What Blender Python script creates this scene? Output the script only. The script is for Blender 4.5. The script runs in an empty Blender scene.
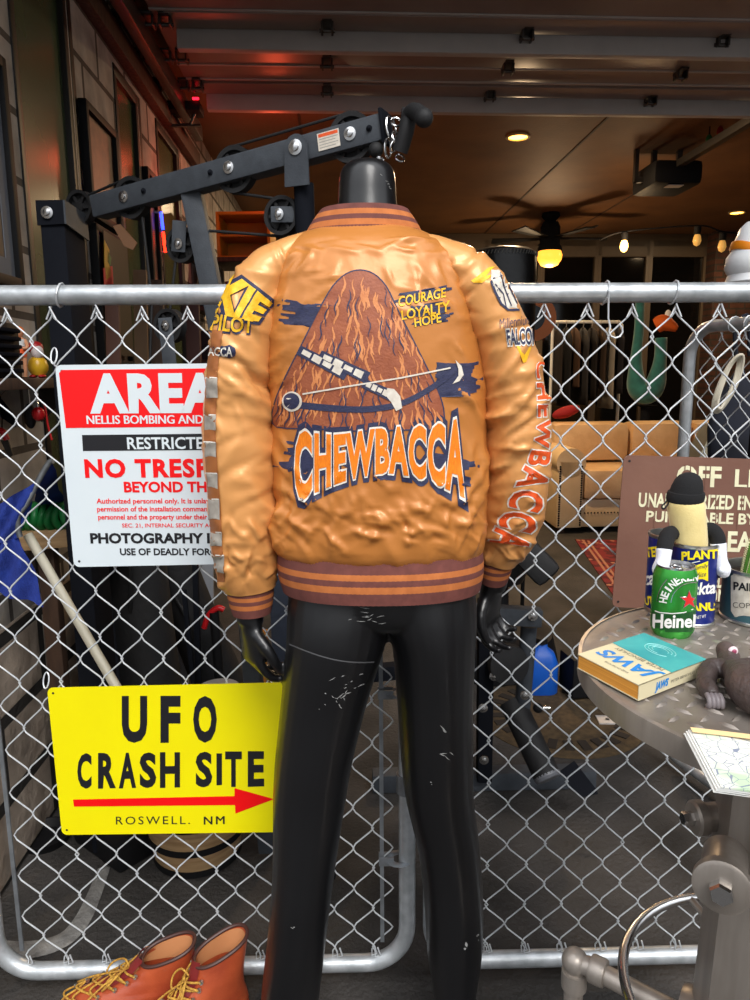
import bpy, bmesh, math, random
from mathutils import Vector, Matrix, noise
from mathutils.bvhtree import BVHTree
from mathutils.geometry import delaunay_2d_cdt

random.seed(7)
scene = bpy.context.scene
col = scene.collection
PI = math.pi

def lin(c):
    return tuple(((v/255)/12.92 if v/255 <= 0.04045 else ((v/255+0.055)/1.055)**2.4) for v in c)

# ------------------------------------------------------------------ camera
FPX, PITCH, ROLL, CAMH = 720.0, math.radians(10.0), math.radians(0.4), 1.42
FWD = Vector((0, math.cos(PITCH), -math.sin(PITCH)))
_r0 = Vector((1, 0, 0)); _u0 = Vector((0, math.sin(PITCH), math.cos(PITCH)))
CR = math.cos(ROLL)*_r0 - math.sin(ROLL)*_u0
CU = math.sin(ROLL)*_r0 + math.cos(ROLL)*_u0
CAM = Vector((0, 0, CAMH))
cd = bpy.data.cameras.new('camera'); cam = bpy.data.objects.new('camera', cd); col.objects.link(cam)
cd.sensor_width = 36; cd.sensor_fit = 'AUTO'; cd.lens = FPX/1000*36; cd.clip_start = 0.05
M = Matrix((CR, CU, -FWD)).transposed().to_4x4(); M.translation = CAM
cam.matrix_world = M
scene.camera = cam

def ray(x, y): return FWD + CR*((x-375)/FPX) + CU*((500-y)/FPX)
def at(x, y, Y):
    d = ray(x, y); return CAM + d*(Y/d.y)
def atz(x, y, z):
    d = ray(x, y); return CAM + d*((z-CAMH)/d.z)
TH = math.radians(3.0)                     # the garage is turned a little against the fence
EU = Vector((math.cos(TH), math.sin(TH), 0)); EV = Vector((-math.sin(TH), math.cos(TH), 0))
def G(u, v, z): return EU*u + EV*v + Vector((0, 0, z))
def atu(x, y, u):
    d = ray(x, y); return CAM + d*(u/d.dot(EU))
def atv(x, y, v):
    d = ray(x, y); return CAM + d*(v/d.dot(EV))

# ------------------------------------------------------------------ light and exposure
scene.view_settings.view_transform = 'Standard'; scene.view_settings.look = 'None'
scene.view_settings.gamma = 1.0; scene.view_settings.use_curve_mapping = False
scene.view_settings.exposure = 0.0
w = bpy.data.worlds.new('overcast_sky'); scene.world = w; w.use_nodes = True
nt = w.node_tree; nt.nodes.clear()
o_ = nt.nodes.new('ShaderNodeOutputWorld'); b_ = nt.nodes.new('ShaderNodeBackground')
tc = nt.nodes.new('ShaderNodeTexCoord'); sx = nt.nodes.new('ShaderNodeSeparateXYZ'); rp = nt.nodes.new('ShaderNodeValToRGB')
rp.color_ramp.elements[0].position = 0.0; rp.color_ramp.elements[0].color = (0.16, 0.165, 0.17, 1)
rp.color_ramp.elements[1].position = 0.75; rp.color_ramp.elements[1].color = (1.0, 1.03, 1.08, 1)
e_ = rp.color_ramp.elements.new(0.25); e_.color = (0.38, 0.39, 0.41, 1)
nt.links.new(tc.outputs['Generated'], sx.inputs[0]); nt.links.new(sx.outputs['Z'], rp.inputs[0])
nt.links.new(rp.outputs[0], b_.inputs[0]); b_.inputs[1].default_value = 2.25
nt.links.new(b_.outputs[0], o_.inputs[0])
sd = bpy.data.lights.new('sun', 'SUN'); sun = bpy.data.objects.new('sun', sd); col.objects.link(sun)
sd.energy = 2.6; sd.angle = math.radians(28); sd.color = (1, 0.97, 0.93)
sun.rotation_euler = Vector((-0.30, 1.0, -1.05)).to_track_quat('-Z', 'Y').to_euler()

# ------------------------------------------------------------------ materials
MATS = {}
def pm(name, c, rough=0.6, metal=0.0, c2=None, sc=8.0, detail=4.0, bump=0.0, bs=None, stretch=(1, 1, 1),
       coat=0.0, emit=None, es=0.0, trans=0.0, sheen=0.0, contrast=(0.35, 0.7), alpha=1.0, spec=0.5, bdist=0.01, rvar=0.0):
    if name in MATS: return MATS[name]
    m = bpy.data.materials.new(name); m.use_nodes = True
    n = m.node_tree; bs_ = n.nodes['Principled BSDF']
    bs_.inputs['Roughness'].default_value = rough; bs_.inputs['Metallic'].default_value = metal
    bs_.inputs['Coat Weight'].default_value = coat; bs_.inputs['Transmission Weight'].default_value = trans
    bs_.inputs['Sheen Weight'].default_value = sheen; bs_.inputs['Alpha'].default_value = alpha
    bs_.inputs['Specular IOR Level'].default_value = spec
    tcn = n.nodes.new('ShaderNodeTexCoord'); mp = n.nodes.new('ShaderNodeMapping')
    mp.inputs['Scale'].default_value = stretch
    n.links.new(tcn.outputs['Object'], mp.inputs[0])
    nz = n.nodes.new('ShaderNodeTexNoise'); nz.inputs['Scale'].default_value = sc; nz.inputs['Detail'].default_value = detail
    n.links.new(mp.outputs[0], nz.inputs[0])
    cr = n.nodes.new('ShaderNodeValToRGB')
    a = lin(c); b = lin(c2) if c2 else tuple(v*0.9 for v in a)
    cr.color_ramp.elements[0].position = contrast[0]; cr.color_ramp.elements[0].color = (*b, 1)
    cr.color_ramp.elements[1].position = contrast[1]; cr.color_ramp.elements[1].color = (*a, 1)
    n.links.new(nz.outputs[0], cr.inputs[0]); n.links.new(cr.outputs[0], bs_.inputs['Base Color'])
    if rvar:
        mr = n.nodes.new('ShaderNodeMapRange'); mr.inputs[3].default_value = max(0, rough-rvar); mr.inputs[4].default_value = rough+rvar
        n.links.new(nz.outputs[0], mr.inputs[0]); n.links.new(mr.outputs[0], bs_.inputs['Roughness'])
    if bump:
        nb = n.nodes.new('ShaderNodeTexNoise'); nb.inputs['Scale'].default_value = bs or sc*6; nb.inputs['Detail'].default_value = 3
        n.links.new(mp.outputs[0], nb.inputs[0])
        bn = n.nodes.new('ShaderNodeBump'); bn.inputs['Strength'].default_value = bump; bn.inputs['Distance'].default_value = bdist
        n.links.new(nb.outputs[0], bn.inputs['Height']); n.links.new(bn.outputs[0], bs_.inputs['Normal'])
    if emit:
        bs_.inputs['Emission Color'].default_value = (*lin(emit), 1); bs_.inputs['Emission Strength'].default_value = es
    MATS[name] = m
    return m

# ------------------------------------------------------------------ mesh helpers
WM = {}
class MB:
    """collects shapes in world space; build() links them as ONE mesh object"""
    def __init__(s): s.v = []; s.f = []; s.m = []; s.cur = 0
    def add(s, vs, fs):
        k = len(s.v); s.v += [Vector(p) for p in vs]
        for f in fs: s.f.append([i+k for i in f]); s.m.append(s.cur)
        return s
    def box(s, c, size, R=None, bev=0.0):
        R = R or Matrix.Identity(3); c = Vector(c); h = [q/2 for q in size]
        bev = min(bev, min(h)*0.9)
        if bev <= 0:
            vs = [c + R @ Vector((a*h[0], b*h[1], d*h[2])) for a in (-1, 1) for b in (-1, 1) for d in (-1, 1)]
            fs = [(0,1,3,2),(4,6,7,5),(0,4,5,1),(2,3,7,6),(0,2,6,4),(1,5,7,3)]
            return s.add(vs, fs)
        bm = bmesh.new(); bmesh.ops.create_cube(bm, size=1)
        for q in bm.verts: q.co = Vector((q.co.x*size[0], q.co.y*size[1], q.co.z*size[2]))
        bmesh.ops.bevel(bm, geom=bm.edges[:], offset=bev, segments=2, affect='EDGES', profile=0.6)
        bm.verts.index_update()
        s.add([c + R @ q.co for q in bm.verts], [[q.index for q in f.verts] for f in bm.faces]); bm.free()
        return s
    def gbox(s, u0, u1, v0, v1, z0, z1, bev=0.0):
        return s.box(G((u0+u1)/2, (v0+v1)/2, (z0+z1)/2), (abs(u1-u0), abs(v1-v0), abs(z1-z0)), Matrix.Rotation(TH, 3, 'Z'), bev)
    def tube(s, pts, r, n=10, closed=False, cap=True, up=None, flat=1.0):
        P = [Vector(p) for p in pts]; N = len(P); rs = r if isinstance(r, (list, tuple)) else [r]*N
        T = []
        for i in range(N):
            a = P[(i-1) % N] if (closed or i > 0) else P[i]; b = P[(i+1) % N] if (closed or i < N-1) else P[i]
            t = (b-a); T.append(t.normalized() if t.length > 1e-9 else Vector((0, 0, 1)))
        ref = Vector(up) if up else (Vector((0, 0, 1)) if abs(T[0].z) < 0.9 else Vector((1, 0, 0)))
        x = T[0].cross(ref).normalized(); rings = []
        for i in range(N):
            x = (x - T[i]*x.dot(T[i])); x = x.normalized() if x.length > 1e-6 else T[i].orthogonal().normalized()
            y = T[i].cross(x)
            rings.append([P[i] + (x*math.cos(2*PI*k/n) + y*math.sin(2*PI*k/n)*flat)*rs[i] for k in range(n)])
        return s.loft(rings, closed, cap)
    def loft(s, rings, closed=False, cap=True):
        n = len(rings[0]); N = len(rings); vs = [p for r in rings for p in r]; fs = []
        for i in range(N if closed else N-1):
            j = (i+1) % N
            for k in range(n):
                l = (k+1) % n; fs.append((i*n+k, i*n+l, j*n+l, j*n+k))
        if cap and not closed: fs += [tuple(range(n-1, -1, -1)), tuple((N-1)*n+k for k in range(n))]
        return s.add(vs, fs)
    def lathe(s, prof, c, axis=(0, 0, 1), n=32, cap=True):
        """prof = [(radius, height)] along axis from c"""
        ax = Vector(axis).normalized(); x = ax.orthogonal().normalized() if abs(ax.z) < 0.99 else Vector((1, 0, 0)); y = ax.cross(x); c = Vector(c)
        rings = [[c + ax*h + (x*math.cos(2*PI*k/n) + y*math.sin(2*PI*k/n))*max(r, 1e-5) for k in range(n)] for r, h in prof]
        return s.loft(rings, False, cap)
    def ell(s, c, r, R=None, nu=20, nv=12):
        R = R or Matrix.Identity(3); c = Vector(c); r = r if isinstance(r, (tuple, list)) else (r, r, r)
        rings = []
        for i in range(nv+1):
            ph = -PI/2 + PI*i/nv; cc = max(math.cos(ph), 1e-4)
            rings.append([c + R @ Vector((r[0]*cc*math.cos(2*PI*k/nu), r[1]*cc*math.sin(2*PI*k/nu), r[2]*math.sin(ph))) for k in range(nu)])
        return s.loft(rings)
    def prism(s, poly, d):
        """poly: list of 3-D points of a planar outline; d: extrusion vector"""
        P = [Vector(p) for p in poly]; d = Vector(d); n = len(P)
        return s.add(P + [p+d for p in P], [tuple(range(n)), tuple(range(2*n-1, n-1, -1))] + [(k, k+n, (k+1) % n+n, (k+1) % n) for k in range(n)])
    def build(s, name, mat, parent=None, smooth=True, ang=40, mod=None):
        me = bpy.data.meshes.new(name)
        inv = WM[parent.name].inverted() if parent else None
        vs = [inv @ p for p in s.v] if parent else s.v
        org = Vector((0, 0, 0))
        if not parent and vs:
            lo = [min(p[i] for p in vs) for i in range(3)]; hi = [max(p[i] for p in vs) for i in range(3)]
            org = Vector(((lo[0]+hi[0])/2, (lo[1]+hi[1])/2, lo[2])); vs = [p-org for p in vs]
        me.from_pydata([tuple(p) for p in vs], [], s.f)
        for m in (mat if isinstance(mat, (list, tuple)) else [mat]): me.materials.append(m)
        if any(s.m): me.polygons.foreach_set('material_index', s.m)
        bm = bmesh.new(); bm.from_mesh(me); bmesh.ops.recalc_face_normals(bm, faces=bm.faces[:]); bm.to_mesh(me); bm.free()
        if smooth:
            me.polygons.foreach_set('use_smooth', [True]*len(me.polygons)); me.set_sharp_from_angle(angle=math.radians(ang))
        ob = bpy.data.objects.new(name, me); col.objects.link(ob)
        if parent: ob.parent = parent; WM[ob.name] = WM[parent.name]
        else: ob.location = org; WM[ob.name] = Matrix.Translation(org)
        return ob
def tag(o, label, cat, group=None):
    o['label'] = label; o['category'] = cat
    if group: o['group'] = group
    return o
def thing(name, loc, label, cat, group=None, rz=0.0):
    o = bpy.data.objects.new(name, None); col.objects.link(o); o.empty_display_size = 0.05
    o.location = loc; o.rotation_euler = (0, 0, rz)
    WM[o.name] = Matrix.Translation(Vector(loc)) @ Matrix.Rotation(rz, 4, 'Z')
    return tag(o, label, cat, group)
def struct(o, kind='structure'):
    o['kind'] = kind; return o
def copy_tree(o, name=None, offset=Vector((0, 0, 0)), label=None, rz=0.0):
    c = o.copy(); col.objects.link(c); c.location = Vector(o.location)+offset
    if rz: c.rotation_euler.z += rz
    if label: c['label'] = label
    for ch in o.children:
        d = ch.copy(); col.objects.link(d); d.parent = c
        for g in ch.children:
            h = g.copy(); col.objects.link(h); h.parent = d
    return c
def bvh_of(mb): return BVHTree.FromPolygons(mb.v, mb.f)

# ------------------------------------------------------------------ lettering and applied shapes
def text2d(s, off=0.0, res=3, shear=0.0, spacing=1.0):
    cu = bpy.data.curves.new('t', 'FONT'); cu.body = s; cu.size = 1; cu.offset = off; cu.resolution_u = res; cu.fill_mode = 'FRONT'
    cu.shear = shear; cu.space_character = spacing
    ob = bpy.data.objects.new('t', cu); col.objects.link(ob)
    dg = bpy.context.evaluated_depsgraph_get(); dg.update()
    me = bpy.data.meshes.new_from_object(ob.evaluated_get(dg))
    vs = [(v.co.x, v.co.y) for v in me.vertices]; fs = [list(p.vertices) for p in me.polygons]
    bpy.data.objects.remove(ob); bpy.data.curves.remove(cu); bpy.data.meshes.remove(me)
    return vs, fs
def bounds(vs): return min(v[0] for v in vs), max(v[0] for v in vs), min(v[1] for v in vs), max(v[1] for v in vs)
def unit_text(s, off=0.0, ref=None, **k):
    """text scaled so that ref (default s itself, at offset zero) fills the unit square; u to the right, v up"""
    b = bounds(text2d(ref or s, 0.0, **k)[0]); vs, fs = text2d(s, off, **k)
    return [((x-b[0])/(b[1]-b[0]), (y-b[2])/(b[3]-b[2])) for x, y in vs], fs
def refine(vs, fs, mx):
    bm = bmesh.new(); V = [bm.verts.new((x, y, 0)) for x, y in vs]
    for f in fs:
        try: bm.faces.new([V[i] for i in f])
        except ValueError: pass
    bmesh.ops.remove_doubles(bm, verts=bm.verts[:], dist=1e-4)
    bmesh.ops.triangulate(bm, faces=bm.faces[:])
    for _ in range(5):
        lg = [e for e in bm.edges if e.calc_length() > mx]
        if not lg: break
        bmesh.ops.subdivide_edges(bm, edges=lg, cuts=1); bmesh.ops.triangulate(bm, faces=[f for f in bm.faces if len(f.verts) > 3])
    bm.verts.index_update()
    r = [(v.co.x, v.co.y) for v in bm.verts], [[v.index for v in f.verts] for f in bm.faces]
    bm.free(); return r
def fillpoly(poly, sp):
    """dense triangulation of an outline given in pixels"""
    n = len(poly); xs = [p[0] for p in poly]; ys = [p[1] for p in poly]
    pts = [Vector(p) for p in poly]; ed = [(i, (i+1) % n) for i in range(n)]
    y = min(ys)+sp/2
    while y < max(ys):
        x = min(xs)+sp/2
        while x < max(xs):
            ins = False
            for i in range(n):
                (x1, y1), (x2, y2) = poly[i], poly[(i+1) % n]
                if (y1 > y) != (y2 > y) and x < (x2-x1)*(y-y1)/(y2-y1)+x1: ins = not ins
            if ins: pts.append(Vector((x, y)))
            x += sp
        y += sp
    r = delaunay_2d_cdt(pts, ed, [], 1, 1e-4)
    return [(v.x, v.y) for v in r[0]], [list(f) for f in r[2]]
def press(mb, bvh, pv, fs, off):
    """lay a flat shape on a surface, off metres proud of it"""
    loc = []
    for x, y in pv:
        d = ray(x, y).normalized(); h = bvh.ray_cast(CAM, d)
        if h[0] is None: loc.append(None); continue
        nn = h[1] if h[1].dot(d) < 0 else -h[1]
        loc.append(h[0] + (nn*0.6 - d*0.4)*off if nn.dot(d) > -0.95 else h[0]+nn*off)
    idx = {}; out = []; F = []
    for f in fs:
        p = [loc[i] for i in f]
        if any(q is None for q in p): continue
        if max(abs((p[i]-p[i-1]).dot(FWD)) for i in range(len(p))) > 0.035: continue
        for i in f:
            if i not in idx: idx[i] = len(out); out.append(loc[i])
        F.append([idx[i] for i in f])
    mb.add(out, F)
def quadmap(tl, tr, br, bl):
    def f(u, v):
        a = (tl[0]+(tr[0]-tl[0])*u, tl[1]+(tr[1]-tl[1])*u); b = (bl[0]+(br[0]-bl[0])*u, bl[1]+(br[1]-bl[1])*u)
        return (b[0]+(a[0]-b[0])*v, b[1]+(a[1]-b[1])*v)
    return f
def rectmap(x0, y0, x1, y1): return quadmap((x0, y0), (x1, y0), (x1, y1), (x0, y1))
def write(mb, bvh, s, fmap, off, bold=0.02, mx=None, ref=None, **k):
    if 'M' in s and bold > 0:            # capital M does not take emboldening: strike it three times, slightly shifted
        for du in (-0.006, 0.0, 0.006): write(mb, bvh, s, lambda u, v: fmap(u+du*8/max(4, len(s)), v), off+du*0.002, 0.0, mx, ref, **k)
        return
    vs, fs = unit_text(s, bold, ref, **k)
    pv = [fmap(u, v) for u, v in vs]
    if mx: pv, fs = refine(pv, fs, mx)
    press(mb, bvh, pv, fs, off)
def blob(mb, bvh, poly, off, sp=4):
    pv, fs = fillpoly(poly, sp); press(mb, bvh, pv, fs, off)
def stroke_poly(pts, w0, w1=None):
    """tapered stroke outline around a polyline in pixels"""
    n = len(pts); L = []; R = []
    for i in range(n):
        a = pts[max(i-1, 0)]; b = pts[min(i+1, n-1)]; dx, dy = b[0]-a[0], b[1]-a[1]; l = math.hypot(dx, dy) or 1
        t = i/(n-1); w = (w0*math.sin(PI*min(max(t, 0.04), 0.96))**0.6) if w1 is None else w0+(w1-w0)*t
        L.append((pts[i][0]-dy/l*w/2, pts[i][1]+dx/l*w/2)); R.append((pts[i][0]+dy/l*w/2, pts[i][1]-dx/l*w/2))
    return L + R[::-1]
def strip(mb, bvh, pts, w0, w1, off):
    """tapered stroke as quads"""
    q = [pts[0]]
    for a, b in zip(pts, pts[1:]):
        k = max(1, int(math.hypot(b[0]-a[0], b[1]-a[1])/5)); q += [(lerp(a[0], b[0], i/k), lerp(a[1], b[1], i/k)) for i in range(1, k+1)]
    pts = q; P = stroke_poly(pts, w0, w1); n = len(pts)
    press(mb, bvh, P, [[i, i+1, 2*n-2-i, 2*n-1-i] for i in range(n-1)], off)
def arc(c, r, a0, a1, n, ex, ey):
    return [Vector(c) + Vector(ex)*(r*math.cos(a0+(a1-a0)*i/n)) + Vector(ey)*(r*math.sin(a0+(a1-a0)*i/n)) for i in range(n+1)]
def lerp(a, b, t): return a+(b-a)*t
def interp(rows, y):
    """piecewise-linear (smoothed) lookup in rows sorted by first entry"""
    if y <= rows[0][0]: return rows[0][1:]
    for a, b in zip(rows, rows[1:]):
        if y <= b[0]:
            t = (y-a[0])/(b[0]-a[0]); return tuple(lerp(p, q, t) for p, q in zip(a[1:], b[1:]))
    return rows[-1][1:]
def catmull(P, k):
    P = [Vector(p) for p in P]; out = []
    for i in range(len(P)-1):
        a = P[max(i-1, 0)]; b = P[i]; c = P[i+1]; d = P[min(i+2, len(P)-1)]
        for j in range(k):
            t = j/k; out.append(0.5*((2*b)+(c-a)*t+(2*a-5*b+4*c-d)*t*t+(3*b-a-3*c+d)*t**3))
    out.append(P[-1]); return out
# ------------------------------------------------------------------ structure
def block_mat(name, c, c2, mortar, bw, bh, bumpk=0.6, axis='Y', rough=0.9, msize=0.012):
    m = pm(name, c, rough)
    n = m.node_tree; bs = n.nodes['Principled BSDF']
    tcn = n.nodes.new('ShaderNodeNewGeometry'); se = n.nodes.new('ShaderNodeSeparateXYZ'); cb = n.nodes.new('ShaderNodeCombineXYZ')
    n.links.new(tcn.outputs['Position'], se.inputs[0]); n.links.new(se.outputs[axis], cb.inputs['X']); n.links.new(se.outputs['Z'], cb.inputs['Y'])
    br = n.nodes.new('ShaderNodeTexBrick'); br.inputs['Scale'].default_value = 1.0
    br.inputs['Brick Width'].default_value = bw; br.inputs['Row Height'].default_value = bh; br.inputs['Mortar Size'].default_value = msize
    br.inputs['Color1'].default_value = (*lin(c), 1); br.inputs['Color2'].default_value = (*lin(c2), 1); br.inputs['Mortar'].default_value = (*lin(mortar), 1)
    n.links.new(cb.outputs[0], br.inputs['Vector'])
    nz = n.nodes.new('ShaderNodeTexNoise'); nz.inputs['Scale'].default_value = 9; nz.inputs['Detail'].default_value = 6
    n.links.new(tcn.outputs['Position'], nz.inputs['Vector'])
    mx = n.nodes.new('ShaderNodeMix'); mx.data_type = 'RGBA'; mx.blend_type = 'MULTIPLY'; mx.inputs[0].default_value = 0.8
    mr = n.nodes.new('ShaderNodeMapRange'); mr.inputs[1].default_value = 0.3; mr.inputs[2].default_value = 0.75; mr.inputs[3].default_value = 0.45; mr.inputs[4].default_value = 1.15
    n.links.new(nz.outputs[0], mr.inputs[0]); n.links.new(br.outputs['Color'], mx.inputs[6]); n.links.new(mr.outputs[0], mx.inputs[7])
    n.links.new(mx.outputs[2], bs.inputs['Base Color'])
    mth = n.nodes.new('ShaderNodeMath'); mth.operation = 'SUBTRACT'
    n.links.new(nz.outputs[0], mth.inputs[0]); n.links.new(br.outputs['Fac'], mth.inputs[1])
    bn = n.nodes.new('ShaderNodeBump'); bn.inputs['Strength'].default_value = bumpk; bn.inputs['Distance'].default_value = 0.02
    n.links.new(mth.outputs[0], bn.inputs['Height']); n.links.new(bn.outputs[0], bs.inputs['Normal'])
    return m
m_floor = pm('dark_concrete', (68, 64, 61), 0.85, c2=(38, 36, 34), sc=3.5, detail=10, bump=0.7, bs=70, contrast=(0.36, 0.66))
m_block = block_mat('concrete_block', (196, 190, 182), (174, 168, 160), (92, 86, 80), 0.4, 0.2)
m_stone = block_mat('rough_stone_block', (182, 166, 150), (152, 138, 124), (40, 36, 33), 0.62, 0.23, 1.0, msize=0.02)
m_brick = block_mat('dark_red_brick', (92, 56, 42), (70, 42, 33), (60, 50, 44), 0.2, 0.075, 0.5, 'X')
m_plank = pm('brown_ceiling_panel', (128, 88, 52), 0.62, c2=(108, 72, 42), sc=2, detail=6, bump=0.15, bs=40)
m_dwall = pm('dark_brown_wall', (74, 58, 46), 0.8, c2=(52, 40, 32), sc=3)
m_fr = pm('dark_bronze_frame', (44, 40, 36), 0.45, 0.4)
m_frl = pm('light_window_frame', (84, 72, 58), 0.5)
m_steel = pm('galvanised_steel', (206, 210, 213), 0.38, 0.55, c2=(176, 181, 184), sc=30, bump=0.08, bs=90, rvar=0.1)
m_door = pm('door_steel', (156, 138, 130), 0.42, 0.2, c2=(140, 122, 114), sc=3)
m_strut = pm('strut_steel', (196, 190, 186), 0.5, 0.1)
m_hinge = pm('hinge_steel', (88, 84, 80), 0.4, 0.8)
m_black = pm('black_plastic', (22, 22, 24), 0.6, spec=0.2)
m_rubber = pm('black_rubber', (20, 20, 22), 0.7, bump=0.1, bs=200)
m_gun = pm('charcoal_powder_coat', (66, 71, 77), 0.6, 0.0, c2=(58, 62, 68), sc=40, bump=0.1, bs=250, spec=0.3)
m_gund = pm('black_powder_coat', (24, 26, 32), 0.85, 0.0, sc=40, spec=0.06)
m_chrome = pm('chrome', (220, 220, 220), 0.18, 1.0)
m_white = pm('white_paint', (236, 240, 240), 0.4)
m_wood = pm('bare_pine', (190, 158, 116), 0.65, c2=(160, 126, 88), sc=3, stretch=(3, 3, 30), detail=6)
m_dkwood = pm('dark_board', (84, 60, 44), 0.7, c2=(58, 40, 30), sc=6, stretch=(8, 8, 1))

struct(MB().gbox(-5, 9, -8, 9.4, -0.1, 0).build('floor', m_floor))
struct(MB().gbox(-1.3, 6.1, 1.30, 9.4, 3.1, 3.25).build('ceiling', m_plank))
# the left wall: blocks with three tall glazed openings
wl = MB()
for v0, v1, z0, z1 in ((1.3, 2.40, 0.7, 3.1), (2.40, 2.95, 0.7, 0.95), (2.95, 3.47, 0.7, 3.1), (3.47, 3.90, 0.7, 1.0), (3.47, 3.90, 2.76, 3.1),
                       (3.90, 4.22, 0.7, 3.1), (4.22, 4.80, 0.7, 1.0), (4.22, 4.80, 2.78, 3.1), (4.80, 9.4, 0.7, 3.1)):
    wl.gbox(-1.10, -0.95, v0, v1, z0, z1)
struct(wl.build('wall_left', m_block, smooth=False))
struct(MB().gbox(-1.14, -0.945, 1.3, 9.4, 0, 0.72, 0.015).build('trim_1', m_stone))
struct(MB().gbox(-1.3, 6.1, 9.25, 9.4, 0, 3.1).build('wall_back', m_dwall))
struct(MB().gbox(5.6, 6.1, 1.3, 9.4, 0, 3.1).build('wall_right', m_dwall))
fw = MB().gbox(-5, -0.96, 1.15, 1.30, 0, 4.2); fw.gbox(-0.96, 9, 1.15, 1.30, 3.02, 4.2); fw.gbox(5.3, 9, 1.15, 1.30, 0, 3.02)
struct(fw.build('wall_front', m_block, smooth=False))
m_glass = pm('green_tinted_glass', (84, 98, 66), 0.24, trans=0.0, c2=(66, 78, 50), sc=2, spec=0.6)
m_dglass = pm('dark_glass', (10, 10, 10), 0.06, spec=0.6)
m_room = pm('tan_plaster', (104, 92, 66), 0.9, c2=(84, 76, 54), sc=1.2)
struct(MB().gbox(-1.75, -1.7, 1.5, 6.0, 0.5, 3.1).build('wall_beyond_left', m_room))
for k, (v0, v1, z0, z1) in enumerate(((2.40, 2.95, 0.95, 3.08), (3.47, 3.90, 1.0, 2.76), (4.22, 4.80, 1.0, 2.78))):
    wt = bpy.data.objects.new('window_%d' % (k+1), None); col.objects.link(wt); wt.location = G(-1.0, (v0+v1)/2, z0); wt['kind'] = 'structure'
    WM[wt.name] = Matrix.Translation(wt.location)
    MB().gbox(-0.972, -0.966, v0+0.03, v1-0.03, z0+0.03, z1-0.03).build('glass', m_glass, wt)
    f = MB()
    for a, b in ((v0, v0+0.035), (v1-0.085, v1-0.05), (v1-0.04, v1)): f.gbox(-0.99, -0.944, a, b, z0, z1, 0.004)
    f.gbox(-0.99, -0.944, v0, v1, z1-0.05, z1, 0.004); f.gbox(-0.99, -0.944, v0, v1, z0, z0+0.05, 0.004)
    f.build('frame', m_fr, wt)
    MB().gbox(-0.98, -0.946, v1-0.052, v1-0.038, z0, z1).build('bright_edge', m_strut, wt)
struct(MB().gbox(-0.95, -0.90, 1.32, 5.3, 2.80, 2.90, 0.006).build('trim_2', m_dkwood))
# brown ceiling panel joints
jt = MB()
for x, y in ((560, 162), (720, 142), (299, 118)):
    u = atz(x, y, 3.1).dot(EU); jt.gbox(u-0.008, u+0.008, 1.4, 9.25, 3.094, 3.1)
struct(jt.build('trim_3', m_dkwood))
struct(MB().gbox(-0.95, 5.6, 9.17, 9.25, 2.82, 3.1, 0.02).build('trim_4', m_frl))
# back wall windows
zt = atv(600, 245, 9.2).z
us = [atv(x, 262, 9.2).dot(EU) for x in (484, 541, 597.5, 648.5, 706)]
for k in range(4):
    a, b = us[k]+0.02, us[k+1]-0.02
    wt = bpy.data.objects.new('window_%d' % (k+4), None); col.objects.link(wt); wt.location = G((a+b)/2, 9.2, 0.5); wt['kind'] = 'structure'
    WM[wt.name] = Matrix.Translation(wt.location)
    MB().gbox(a, b, 9.215, 9.225, 0.5, zt).build('glass', m_dglass, wt)
    f = MB()
    f.gbox(a-0.019, a+0.022, 9.17, 9.25, 0.45, zt+0.05); f.gbox(b-0.022, b+0.019, 9.17, 9.25, 0.45, zt+0.05)
    f.gbox(a+0.022, b-0.022, 9.17, 9.25, zt-0.02, zt+0.05); f.gbox(a+0.022, b-0.022, 9.17, 9.25, 0.45, 0.53)
    f.build('frame', m_frl, wt)
ub = atv(713, 262, 9.0).dot(EU)
struct(MB().gbox(ub, 5.6, 8.95, 9.25, 0, 3.1).build('wall_back_brick', m_brick))

# ------------------------------------------------------------------ overhead door, rolled open under the ceiling
ZD = 2.975
gd = thing('garage_door', G(1.9, 3.0, 2.88), 'open sectional garage door lying level overhead', 'garage door')
def vz(y, z, x=400): return atz(x, y, z).dot(EV)
seams = [4.43, vz(81, ZD), vz(67, ZD), vz(13, ZD), 2.15, 1.4]
vs_ = sorted(set([round(s, 3) for s in seams]))
for a, b in zip(vs_, vs_[1:]):
    MB().gbox(-0.78, 4.7, a+0.004, b-0.004, ZD, ZD+0.045, 0.004).build('panel', m_door, gd)
for s in vs_[1:-1]:
    MB().gbox(-0.78, 4.7, s-0.008, s+0.008, ZD-0.006, ZD+0.02, 0.002).build('panel_joint', m_strut, gd)
v1 = 4.41; v2 = vz(53, 2.88)
for vv in (v1, v2, v2-1.1):
    MB().gbox(-0.70, 4.6, vv, vv+0.05, 2.885, ZD+0.001, 0.006).build('stiffening_strut', m_strut, gd)
    MB().gbox(-0.72, 4.6, vv-0.16, vv-0.01, ZD-0.012, ZD+0.001, 0.004).build('rail', m_door, gd)
def hinge(x, y, wide=1):
    p = atz(x, y, ZD); u, v = p.dot(EU), p.dot(EV); h = MB()
    for k in range(wide):
        uu = u+k*0.075
        h.gbox(uu-0.022, uu+0.022, v-0.05, v+0.05, ZD-0.014, ZD-0.002, 0.003)
        h.gbox(uu-0.028, uu-0.018, v-0.03, v+0.03, ZD-0.05, ZD-0.008, 0.003); h.gbox(uu+0.018, uu+0.028, v-0.03, v+0.03, ZD-0.05, ZD-0.008, 0.003)
        h.tube([G(uu-0.035, v, ZD-0.04), G(uu+0.035, v, ZD-0.04)], 0.009, 8)
    h.build('hinge', m_hinge, gd)
for x, y in ((327, 21), (527, 29), (722, 36), (327, 58), (508, 63), (681, 70), (327, 86), (490, 91), (651, 96)): hinge(x, y)
for x, y in ((113, 14), (135, 51), (155, 80)): hinge(x, y, 4)
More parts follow.
